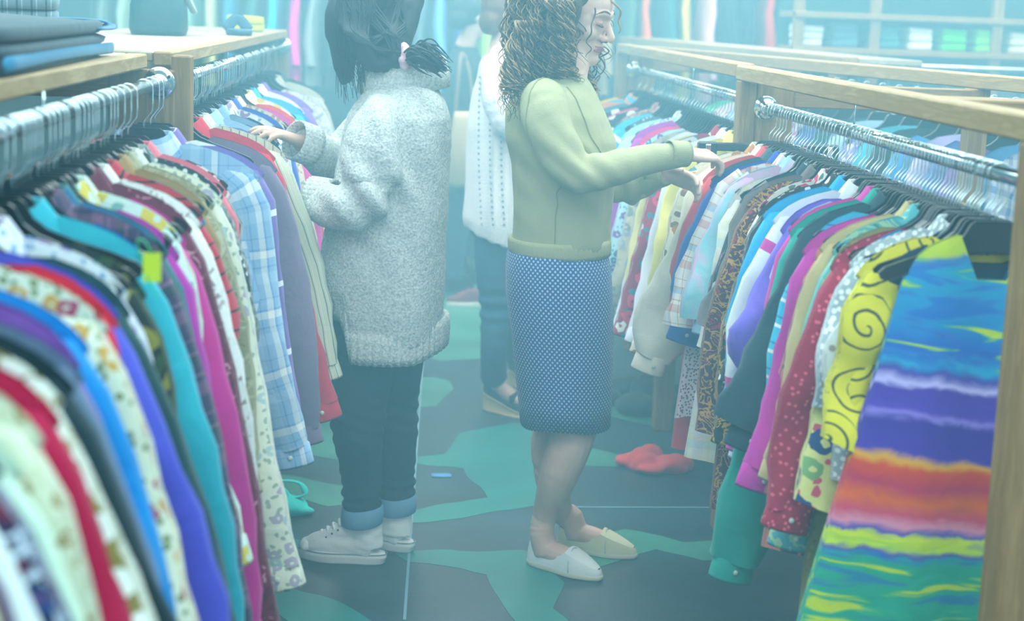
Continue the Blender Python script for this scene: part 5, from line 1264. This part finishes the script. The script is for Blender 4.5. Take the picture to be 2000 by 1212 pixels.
# wide folded collar
rows = []
for q, g, z in ((0, .70, 0.0), (1, .66, 0.045), (2, .72, 0.062), (3, .92, 0.055), (4, 1.06, 0.0), (5, 1.06, -0.03), (6, 0.98, -0.036)):
    n = 150; a = np.arange(n) * 2 * PI / n; w = g * (1 + 0.012 * np.cos(a * 50))
    rr = P(789, 152, YL) + np.outer(np.cos(a) * 0.118 * w, (1, 0, 0)) + np.outer(np.sin(a) * 0.10 * w, (0, 1, 0))
    rr[:, 2] += z + (0.012 * np.cos(a) * (q > 2)); rows.append(rr)
v, f = loft_geo(rows, cap=False); obj('folded_collar', v, f, KNIT, None)
INDIGO = solid('indigo_denim', '#16293c', 0.85, bump=0.2, bscale=320, vary=0.15); DEN_L = solid('washed_denim', '#6f9cc0', 0.85, bump=0.2, bscale=260, vary=0.12)
jn = [limb([P(725, 600, YL - 0.05), P(712, 690, YL - 0.06), P(700, 780, YL - 0.07), P(700, 850, YL - 0.06), P(706, 920, aN_[1]), P(708, 1000, aN_[1])], [(.105, .1), (.092, .09), (.079, .082), (.070, .074), (.059, .062), (.054, .056)], 20, 26),
      limb([P(765, 600, YL + 0.06), P(768, 690, YL + 0.08), P(768, 780, YL + 0.08), P(770, 850, YL + 0.08), P(774, 920, aF_[1]), P(776, 985, aF_[1])], [(.105, .1), (.09, .09), (.072, .08), (.068, .07), (.056, .058), (.050, .052)], 20, 26),
      ellipsoid_geo(P(745, 610, YL), (0.14, 0.14, 0.12))]
def wr_J(co, no): return 0.004 * vnoise(co, (12, 12, 24), 3) + 0.004 * np.exp(-((co[:, 2] - 0.42) / 0.06) ** 2) * np.sin(co[:, 2] * 150 + co[:, 0] * 60) + 0.004 * np.exp(-((co[:, 2] - 0.2) / 0.05) ** 2) * np.sin(co[:, 2] * 190)
union('jeans', jn, 0.007, INDIGO, None, 4, wr_J)
def turnup(c0, c1, r):
    rows = []; c0, c1 = np.asarray(c0), np.asarray(c1)
    for q, g in ((0, 1.0), (0.1, 1.1), (0.5, 1.13), (0.95, 1.1), (1, 1.02), (0.95, 0.93), (0.1, 0.92)):
        rows.append(ell_ring(c0 + (c1 - c0) * q, e1, e2, r * g, r * g, 28) + np.outer(0.006 * np.sin(np.arange(28) * 2 * PI / 28 + 1), (0, 0, 1)))
    v, f = loft_geo(rows, cap=False); return obj('turn_up', v, f, DEN_L, None)
turnup(P(708, 986, aN_[1]), P(707, 1022, aN_[1]), 0.054); turnup(P(776, 966, aF_[1]), P(776, 1000, aF_[1]), 0.050)

def high_top(heel, d, L=0.255):
    d = np.asarray(d) / np.linalg.norm(d); o2 = foot_outline(L, 0.046); rows = []
    for z, g in ((0.0, 0.96), (0.004, 1.0), (0.016, 1.015), (0.018, 1.03), (0.024, 1.03), (0.027, 1.0), (0.033, 0.985)):
        r = o2.copy(); r[:, 1] *= g; r[:, 0] = L / 2 + (r[:, 0] - L / 2) * g; r[:, 2] = z; rows.append(r)
    sole = place(loft_geo(rows), heel, d)
    def loc(x, y, z): return np.array([heel[0], heel[1], 0]) + d * x + np.array([-d[1], d[0], 0]) * y + np.array([0, 0, z])
    l = np.array([-d[1], d[0], 0])
    pr = [limb([loc(0.036, 0, 0.045), loc(0.085, 0, 0.052), loc(0.15, 0, 0.05), loc(0.2, 0, 0.043), loc(0.245, 0, 0.034)], [(.035, .042), (.038, .055), (.043, .045), (.042, .034), (.024, .017)], 18, 16),
          limb([loc(0.06, 0, 0.05), loc(0.058, 0, 0.10), loc(0.06, 0, 0.145)], [(.042, .055), (.040, .047), (.041, .046)], 18, 10, up=tuple(d)), limb([loc(0.07, 0, 0.1), loc(0.13, 0, 0.085), loc(0.19, 0, 0.06)], [(.035, .035), (.036, .026), (.036, .02)], 14, 10)]
    sh_ = union('shoe', pr, 0.005, CANVAS, None, 3, lambda co, no: 0.0025 * vnoise(co, (30, 30, 60), 4))
    obj('sole', sole[0], sole[1], solid('white_rubber', '#dfe6e6', 0.5), sh_)
    rows = []
    for z, g in ((0.033, 0.985), (0.045, 0.93), (0.054, 0.75), (0.058, 0.4)):
        r = foot_outline(0.075, 0.046 * g, 24); r[:, 0] = 0.186 + r[:, 0] * 0.9 * g + 0.036 * (1 - g); r[:, 2] = z; rows.append(r)
    v, f = place(loft_geo(rows), heel, d); obj('toe_cap', v, f, CANVAS, sh_)
    o3 = foot_outline(L, 0.0478, 40); o3[:, 0] = L / 2 + (o3[:, 0] - L / 2) * 1.03
    v, f = place(tube_geo([(*p[:2], 0.0305) for p in o3] + [(*o3[0][:2], 0.0305)], [0.0016] * 41, 6), heel, d); obj('sole_stripe', v, f, solid('sole_stripe', '#7f98a4', 0.6), sh_)
    for i in range(6):
        q = i / 5; x = 0.185 - 0.085 * q; z = 0.082 + 0.060 * q
        v, f = tube_geo([loc(x, -0.026, z - 0.012), loc(x + 0.004, 0, z + 0.002), loc(x - 0.006, 0.026, z - 0.008)], [(0.004, 0.0035)] * 3, 6, resample=10); obj('lace', v, f, solid('white_lace', '#eef2f2', 0.8), sh_)
        v, f = ellipsoid_geo(loc(x - 0.002, 0.034 , z - 0.019), (0.003, 0.003, 0.003), nu=8, nv=5); obj('eyelet', v, f, solid('eyelet_dark', '#28404c', 0.5), sh_)
    return sh_
high_top(heelLN, fLN); high_top(heelLF, fLF)
# straight dark hair gathered into a low ponytail
tie = P(790, 110, YL - 0.10)
hm = [ellipsoid_geo(hL + BL @ (np.array([-0.02, 0, 0.045]) * sL), np.array((0.108, 0.087, 0.10)) * sL, BL), ellipsoid_geo(hL + BL @ (np.array([-0.075, 0, -0.02]) * sL), (0.055, 0.07, 0.07), BL),
      limb([hL + BL @ np.array([-0.01, -0.055, 0.10]), hL + BL @ np.array([-0.06, -0.06, 0.03]), tie + np.array([-0.05, 0.0, 0.03])], [(.06, .05), (.06, .05), (.04, .035)], 14, 12),
      limb([hL + BL @ np.array([-0.09, -0.02, 0.0]), tie + np.array([-0.03, 0.02, 0.01]), tie], [(.07, .06), (.045, .04), (.02, .02)], 14, 10),
      limb([P(690, -30, YL + 0.0), P(672, 40, YL - 0.03), P(672, 110, YL - 0.02), P(678, 160, YL)], [(.05, .05), (.045, .06), (.032, .05), (.012, .03)], 14, 14),
      limb([P(700, -10, YL - 0.08), P(700, 70, YL - 0.10), P(725, 120, YL - 0.09), P(760, 125, YL - 0.09)], [(.05, .03), (.055, .03), (.05, .025), (.03, .02)], 14, 14)]
union('hair', hm, 0.005, HAIR_D, None, 4, lambda co, no: 0.003 * vnoise(co, (60, 60, 9), 8))
strands = []; g = np.random.default_rng(5)
hairL = [o for o in C.objects if o.name.startswith('hair') and o.parent is None and o.name not in _start][0]
def hug(pts, n, off):
    out = []
    for p in catmull(np.array(pts), n):
        ok, loc, nor, _ = hairL.closest_point_on_mesh(Vector(p)); out.append(np.array(loc) + np.array(nor) * off)
    return np.array(out)
for i in range(330):
    x0 = g.uniform(640, 812); y0 = g.uniform(-75, -30); x1 = x0 * 0.72 + 785 * 0.28 + g.uniform(-12, 12); x2 = x0 * 0.35 + 785 * 0.65
    pts = hug([P(x0, y0, YL - .12), P(x1 * .6 + x0 * .4, 20, YL - .14), P(x1, 65, YL - .15), P(x2, 95, YL - .14)], 18, g.uniform(0.0, 0.003))
    pts = np.vstack([pts, tie + g.normal(0, 0.007, 3)])
    strands.append(tube_geo(pts, [g.uniform(0.0016, 0.0036)] * 19, 5))
for i in range(60):
    x0 = g.uniform(652, 700); pts = catmull([P(x0 + 14, -40, YL - .05), P(x0, 30, YL - .09), P(x0 + 3, 95, YL - .08), P(x0 + g.uniform(0, 30), 150 + g.uniform(-20, 55), YL - .05)], 20)
    strands.append(tube_geo(pts, np.linspace(0.0026, 0.0006, 20), 5))
v, f = join_geo(strands); tag(obj('hair_strands', v, f, HAIR_D, None), kind='stuff')
tail = []
for i in range(130):
    o0 = g.normal(0, 0.008, 3); o1 = g.normal(0, 1, 3) * np.array([0.012, 0.014, 0.016]); e = P(872 + g.uniform(-34, 6), 128 + g.uniform(-8, 16), YL - 0.14)
    m1 = tie * 0.5 + e * 0.5 + np.array([0.0, -0.02, 0.018]) + o1
    tail.append(tube_geo(catmull([tie + o0, m1, e + o1 * 0.6], 16), np.interp(np.linspace(0, 1, 16), [0, .3, 1], [0.0025, 0.0034, 0.0008]), 5))
tail.append(limb([tie, tie * .6 + P(865, 125, YL - .14) * .4 + np.array([0, -.01, .012]), P(862, 132, YL - .14)], [(.018, .016), (.03, .022), (.010, .016)], 12, 14))
v, f = join_geo(tail); tag(obj('ponytail', v, f, HAIR_D, None), kind='stuff')
sc = []
for i in range(9):
    a = i * 2 * PI / 9; sc.append(ellipsoid_geo(tie + np.array([0.004 * math.sin(3 * a), 0.022 * math.cos(a), 0.026 * math.sin(a)]), (0.014, 0.013, 0.013)))
union('hair_tie', sc, 0.004, solid('pink_satin', '#e0b8c4', 0.5), None, 2)
adopt(Lp, _start)

# ---------- woman in the white sweater further down the aisle
_start = set(o.name for o in C.objects)
YW = 6.5
Wp = thing('person', 'person in white openwork sweater and blue jeans with wedge shoes', 'person', (0.37, YW, 0)); _start.add(Wp.name)
aW = math.radians(8); fW = np.array([math.cos(aW), math.sin(aW), 0]); lW = np.array([-math.sin(aW), math.cos(aW), 0])
BW = basis(math.radians(15), math.radians(12)); hW = P(1000, 38, YW)
hp, TW = head_parts(hW, BW, 1.0)
hlN, tlN = PZ(944, 800), PZ(1012, 812); fWN = (tlN - hlN) / np.linalg.norm(tlN - hlN); hlF = PZ(992, 752)
ankW = up_(hlN + fWN * 0.05, 0.16); ankV = up_(hlF + fWN * 0.05, 0.16)
body = hp + [limb([P(978, 100, YW), P(985, 75, YW), hW + BW @ np.array([-.01, 0, -.05])], [.05, .05, .05], 12, 8), limb([P(975, 480, YW), P(975, 300, YW), P(974, 150, YW), P(977, 100, YW)], [(.11, .09), (.11, .08), (.11, .07), (.05, .05)], 14, 12, up=tuple(fW)),
    limb([P(975, 130, YW - .16), P(1000, 240, YW - .2), P(1085, 250, YW - .2)], [.04, .034, .025], 10, 10), limb([P(985, 130, YW + .16), P(1010, 240, YW + .2), P(1085, 230, YW + .2)], [.04, .034, .025], 10, 10),
    limb([P(970, 480, YW - .07), P(970, 610, YW - .07), P(966, 720, ankW[1]), ankW, ankW + fWN * .02 + np.array([0, 0, -.04])], [.07, .05, .035, .034, .034], 12, 14), limb([P(985, 480, YW + .08), P(990, 610, YW + .08), ankV, ankV + np.array([0, 0, -.04])], [.07, .05, .034, .034], 12, 14),
    limb([ankW + np.array([0, 0, -.04]), up_(hlN + fWN * .13, .075), up_(hlN + fWN * .2, .05)], [.032, .03, .02], 10, 8), limb([ankV + np.array([0, 0, -.04]), up_(hlF + fWN * .13, .075), up_(hlF + fWN * .2, .05)], [.032, .03, .02], 10, 8)]
body += hand_parts(P(1085, 250, YW - .2), (1, 0, -.1), (0, -.3, 1), 1.0, mirror=1) + hand_parts(P(1085, 230, YW + .2), (1, 0, -.1), (0, .3, 1), 1.0, mirror=-1)
union('body', body, 0.007, SKIN, None, 2)
face_features(hW, BW, 1.0, TW, None)
union('hair', [ellipsoid_geo(hW + BW @ np.array([-.03, 0, .04]), (.105, .088, .098), BW), ellipsoid_geo(hW + BW @ np.array([-.08, 0, -.02]), (.045, .07, .06), BW)], 0.007, solid('hair_chestnut', '#6a4c38', 0.5), None, 3)
WHITE_K = solid('white_knit', '#f0f4f4', 0.95, bump=0.4, bscale=160)
rows = [(958, 452, 47, .19), (958, 430, 50, .2), (962, 350, 48, .2), (966, 250, 49, .2), (972, 180, 46, .19), (976, 130, 38, .16), (979, 105, 28, .09), (980, 90, 22, .06)]
rg = [ell_ring(P(cx, cy, YW), fW, lW, hw / 507, wl, 28, 2.3) for cx, cy, hw, wl in rows]
for i in (0, 1): rg[i][:, 2] -= 0.35 * (rg[i][:, 0] - 0.29) * (1 if i == 0 else .6)
union('sweater', [loft_geo(rg), limb([P(972, 140, YW - .14), P(980, 190, YW - .21), P(1000, 245, YW - .22), P(1080, 250, YW - .2)], [(.075, .08), (.075, .075), (.06, .06), (.042, .042)], 14, 14), limb([P(982, 140, YW + .14), P(1000, 190, YW + .2), P(1012, 245, YW + .22), P(1080, 232, YW + .2)], [(.075, .08), (.075, .075), (.06, .06), (.042, .042)], 14, 14)],
      0.008, WHITE_K, None, 4, lambda co, no: 0.004 * vnoise(co, (8, 8, 8), 2) + 0.003 * np.sin(co[:, 0] * 130))
holes = []
for cx in (940, 962, 984):
    for i in range(26):
        c = P(cx - 3 + i * 0.3 - 6 * math.sin(i * .1), 150 + i * 11.5, YW - 0.205); holes.append(ellipsoid_geo(c, (0.004, 0.012, 0.006), nu=8, nv=5))
v, f = join_geo(holes); tag(obj('openwork', v, f, solid('knit_hole', '#7f9aa4', 0.9), None), kind='stuff')
BLUEJ = solid('blue_jeans', '#274c70', 0.85, bump=0.15, bscale=200, vary=0.12)
union('jeans', [limb([P(975, 440, YW - .06), P(970, 520, YW - .07), P(968, 600, YW - .07), P(964, 680, YW - .07), P(964, 737, ankW[1])], [(.1, .1), (.085, .085), (.062, .066), (.052, .056), (.054, .056)], 16, 18), limb([P(985, 440, YW + .06), P(988, 520, YW + .08), P(995, 620, YW + .08), P(1006, 690, ankV[1])], [(.1, .1), (.085, .085), (.062, .066), (.052, .054)], 16, 18), ellipsoid_geo(P(975, 430, YW), (.12, .14, .12))],
      0.008, BLUEJ, None, 4, lambda co, no: 0.005 * np.exp(-((co[:, 2] - 0.44) / 0.08) ** 2) * np.sin(co[:, 2] * 110))
def wedge(heel, d):
    d = d / np.linalg.norm(d); L = 0.235; o2 = foot_outline(L, 0.04); rows = []
    for q in (0, .12, .14, .5, 0.86, .88, 1.0):
        r = o2.copy(); x = r[:, 0] / L; r[:, 2] = (0.018 + 0.062 * np.clip(1 - x * 1.15, 0, 1)) * q; r[:, 1] *= (1.03 if q in (.12, .88) else 1.0); rows.append(r)
    v, f = place(loft_geo(rows), heel, d); s_ = obj('shoe', v, f, solid('jute_sole', '#c8b890', 0.9), None)
    rows = []
    for k_ in range(6):
        q = k_ / 5; r = o2.copy(); x = r[:, 0] / L; b0 = 0.018 + 0.062 * np.clip(1 - x * 1.15, 0, 1)
        hg = np.interp(x, [0, .2, .4, .6, .8, 1], [.075, .05, .02, .02, .035, .02]); r[:, 2] = b0 + hg * q; r[:, 1] *= (1 - .15 * q * q); rows.append(r)
    v, f = place(loft_geo(rows, cap=False), heel, d); obj('upper', v, f, solid('navy_canvas', '#1c3040', 0.8), s_)
    v, f = place(tube_geo([(L * .62, -.036, .06), (L * .68, 0, .075), (L * .62, .036, .06)], [(.03, .006)] * 3, 8, up=(1, 0, 0), resample=10), heel, d); obj('toe_band', v, f, solid('navy_canvas', '#1c3040', 0.8), s_)
    v, f = place(tube_geo([(.0 + .06 + .035 * math.cos(t), .038 * math.sin(t), .165) for t in np.linspace(0, 2 * PI, 18)], [.005] * 18, 6), heel, d); obj('ankle_strap', v, f, solid('tan_strap', '#c8b89c', 0.7), s_)
wedge(hlN, fWN); wedge(hlF, fWN)
adopt(Wp, _start)

# ---------- person in the dark jacket far down the aisle
_start = set(o.name for o in C.objects)
YD = 9.3
Dp = thing('person', 'distant person with short black hair in a dark grey jacket', 'person', (0.34, YD, 0)); _start.add(Dp.name)
BD = basis(math.radians(30), math.radians(15)); hD = P(922, 32, YD); hp, TD = head_parts(hD, BD, 1.0)
bo1, bo2 = PZ(880, 566), PZ(925, 552); fD = np.array([0.75, 0.66, 0])
body = hp + [limb([P(905, 95, YD), P(915, 70, YD), hD + np.array([0, 0, -.05])], [.055, .05, .05], 12, 8), limb([P(905, 370, YD), P(905, 200, YD), P(905, 110, YD)], [(.12, .1), (.12, .09), (.06, .05)], 12, 10, up=(1, 0, 0)),
    limb([P(895, 120, YD - .17), P(905, 210, YD - .2), P(945, 230, YD - .2)], [.04, .034, .025], 10, 8), limb([P(920, 120, YD + .17), P(940, 200, YD + .2), P(985, 215, YD + .2)], [.04, .034, .025], 10, 8),
    limb([P(895, 370, YD), P(888, 460, YD), up_(bo1, .1), up_(bo1, .04)], [.07, .05, .04, .04], 10, 10), limb([P(920, 370, YD + .1), P(928, 460, YD + .15), up_(bo2, .1), up_(bo2, .04)], [.07, .05, .04, .04], 10, 10)]
body += hand_parts(P(945, 230, YD - .2), (1, 0, 0), (0, -.3, 1), 1.0, mirror=1) + hand_parts(P(985, 215, YD + .2), (1, 0, 0), (0, .3, 1), 1.0, mirror=-1)
union('body', body, 0.008, SKIN, None, 2); face_features(hD, BD, 1.0, TD, None)
union('hair', [ellipsoid_geo(hD + BD @ np.array([-.03, 0, .035]), (.105, .09, .1), BD), ellipsoid_geo(hD + BD @ np.array([-.075, 0, -.03]), (.05, .075, .07), BD)], 0.008, HAIR_D, None, 3, lambda co, no: 0.006 * vnoise(co, (30, 30, 12), 2))
union('jacket', [loft_geo([ell_ring(P(cx, cy, YD), (1, 0, 0), (0, 1, 0), hw / 355, wl, 24, 2.3) for cx, cy, hw, wl in ((905, 375, 42, .19), (905, 300, 42, .2), (905, 200, 42, .2), (906, 140, 40, .19), (908, 110, 32, .14), (912, 90, 20, .07))]),
      limb([P(900, 125, YD - .14), P(897, 160, YD - .2), P(905, 215, YD - .22), P(938, 230, YD - .2)], [(.08, .08), (.075, .075), (.062, .062), (.045, .045)], 12, 12), limb([P(915, 125, YD + .14), P(925, 160, YD + .2), P(940, 205, YD + .2), P(975, 215, YD + .2)], [(.08, .08), (.075, .075), (.062, .062), (.045, .045)], 12, 12)],
      0.01, solid('charcoal_wool', '#28353b', 0.95, bump=0.2, bscale=120), None, 4, lambda co, no: 0.006 * vnoise(co, (7, 7, 7), 3))
union('jeans', [limb([P(895, 340, YD), P(892, 420, YD), P(887, 500, YD), P(882, 545, YD)], [(.1, .1), (.085, .085), (.06, .06), (.05, .05)], 12, 12), limb([P(920, 340, YD + .08), P(925, 420, YD + .12), P(928, 500, YD + .18)], [(.1, .1), (.08, .08), (.055, .055)], 12, 12), ellipsoid_geo(P(907, 340, YD), (.12, .13, .1))], 0.01, BLUEJ, None, 4)
for b in (bo1, bo2):
    o2 = foot_outline(0.25, 0.045, 24); rows = []
    for z, g in ((0, .95), (.02, 1), (.06, .9), (.075, .72)):
        r = o2.copy(); r[:, 1] *= g; r[:, 0] *= (1 if z < .05 else .9); r[:, 2] = z; rows.append(r)
    v, f = place(loft_geo(rows), b - fD / np.linalg.norm(fD) * 0.08, fD / np.linalg.norm(fD)); s_ = obj('boot', v, f, solid('black_leather', '#141c20', 0.4), None)
    v, f = limb([up_(b - fD * .02, .05), up_(b - fD * .02, .2)], [(.055, .055), (.05, .05)], 14, 6, up=(1, 0, 0)); obj('boot_shaft', v, f, solid('black_leather', '#141c20', 0.4), s_)
adopt(Dp, _start)
tb = thing('tote_bag', 'beige tote bag hanging from the shoulder of the dark jacket', 'bag', tuple(P(903, 365, YD - .33)), 0.1)
rows = []
for z, gx, gy in ((0.0, .9, .7), (.03, 1, 1), (.2, .98, 1.0), (.36, .8, .6), (.4, .7, .25)): rows.append(ell_ring((0, 0, z), (1, 0, 0), (0, 1, 0), .078 * gx, .07 * gy, 26, 3))
v, f = loft_geo(rows); BEIGE = solid('beige_canvas', '#b8a888', 0.85, bump=0.2, bscale=60); obj('body', v, f, BEIGE, tb)
v, f = tube_geo([(-.05, 0, .38), (-.03, .06, .6), (0.0, .16, .705), (.03, .08, .6), (.05, 0, .38)], [(.012, .004)] * 5, 8, resample=24); obj('strap', v, f, solid('brown_strap', '#6c5844', 0.7), tb)
sn = thing('sneaker', 'maroon canvas shoe with white sole on the floor behind the jeans', 'shoe', (0, 0, 0)); sd0 = PZ(950, 598); sdd = np.array([-1, -0.15, 0]) / np.linalg.norm((1, .15))
rows = []
for z, g in ((0, .97), (.004, 1), (.028, 1.02), (.03, .98)):
    r = foot_outline(.25, .045, 28); r[:, 1] *= g; r[:, 2] = z; rows.append(r)
v, f = place(loft_geo(rows), (0, 0, 0), sdd); obj('sole', v, f, solid('white_rubber', '#dfe6e6', 0.5), sn)
rows = []
for q in np.linspace(0, 1, 7):
    r = foot_outline(.25, .043, 28); x = r[:, 0] / .25; r[:, 2] = .03 + np.interp(x, [0, .3, .5, .8, 1], [.07, .06, .07, .03, .015]) * q; r[:, 1] *= 1 - .3 * q * q; rows.append(r)
v, f = place(loft_geo(rows), (0, 0, 0), sdd); obj('upper', v, f, solid('maroon_canvas', '#803850', 0.85), sn)
sn.location = (sd0[0] + 0.03, sd0[1], 0)

# ------------------------------------------------------------------ blue scatter volume added to imitate a colour wash over the aisle
k = NT('haze'); k.n.remove(k.p)
out = [n for n in k.n if n.type == 'OUTPUT_MATERIAL'][0]
vs = k.new('ShaderNodeVolumeScatter'); vs.inputs['Color'].default_value = (0.32, 0.75, 0.95, 1); vs.inputs['Density'].default_value = 0.14; vs.inputs['Anisotropy'].default_value = 0.0
k.link(vs.outputs[0], out.inputs['Volume'])
v, f = box_geo(-4.98, 5.98, 1.9, 8.6, 0.002, 2.6)
tag(obj('haze', v, f, k.m, smooth=False), 'thin blue haze filling the air of the shop', 'haze', kind='stuff')
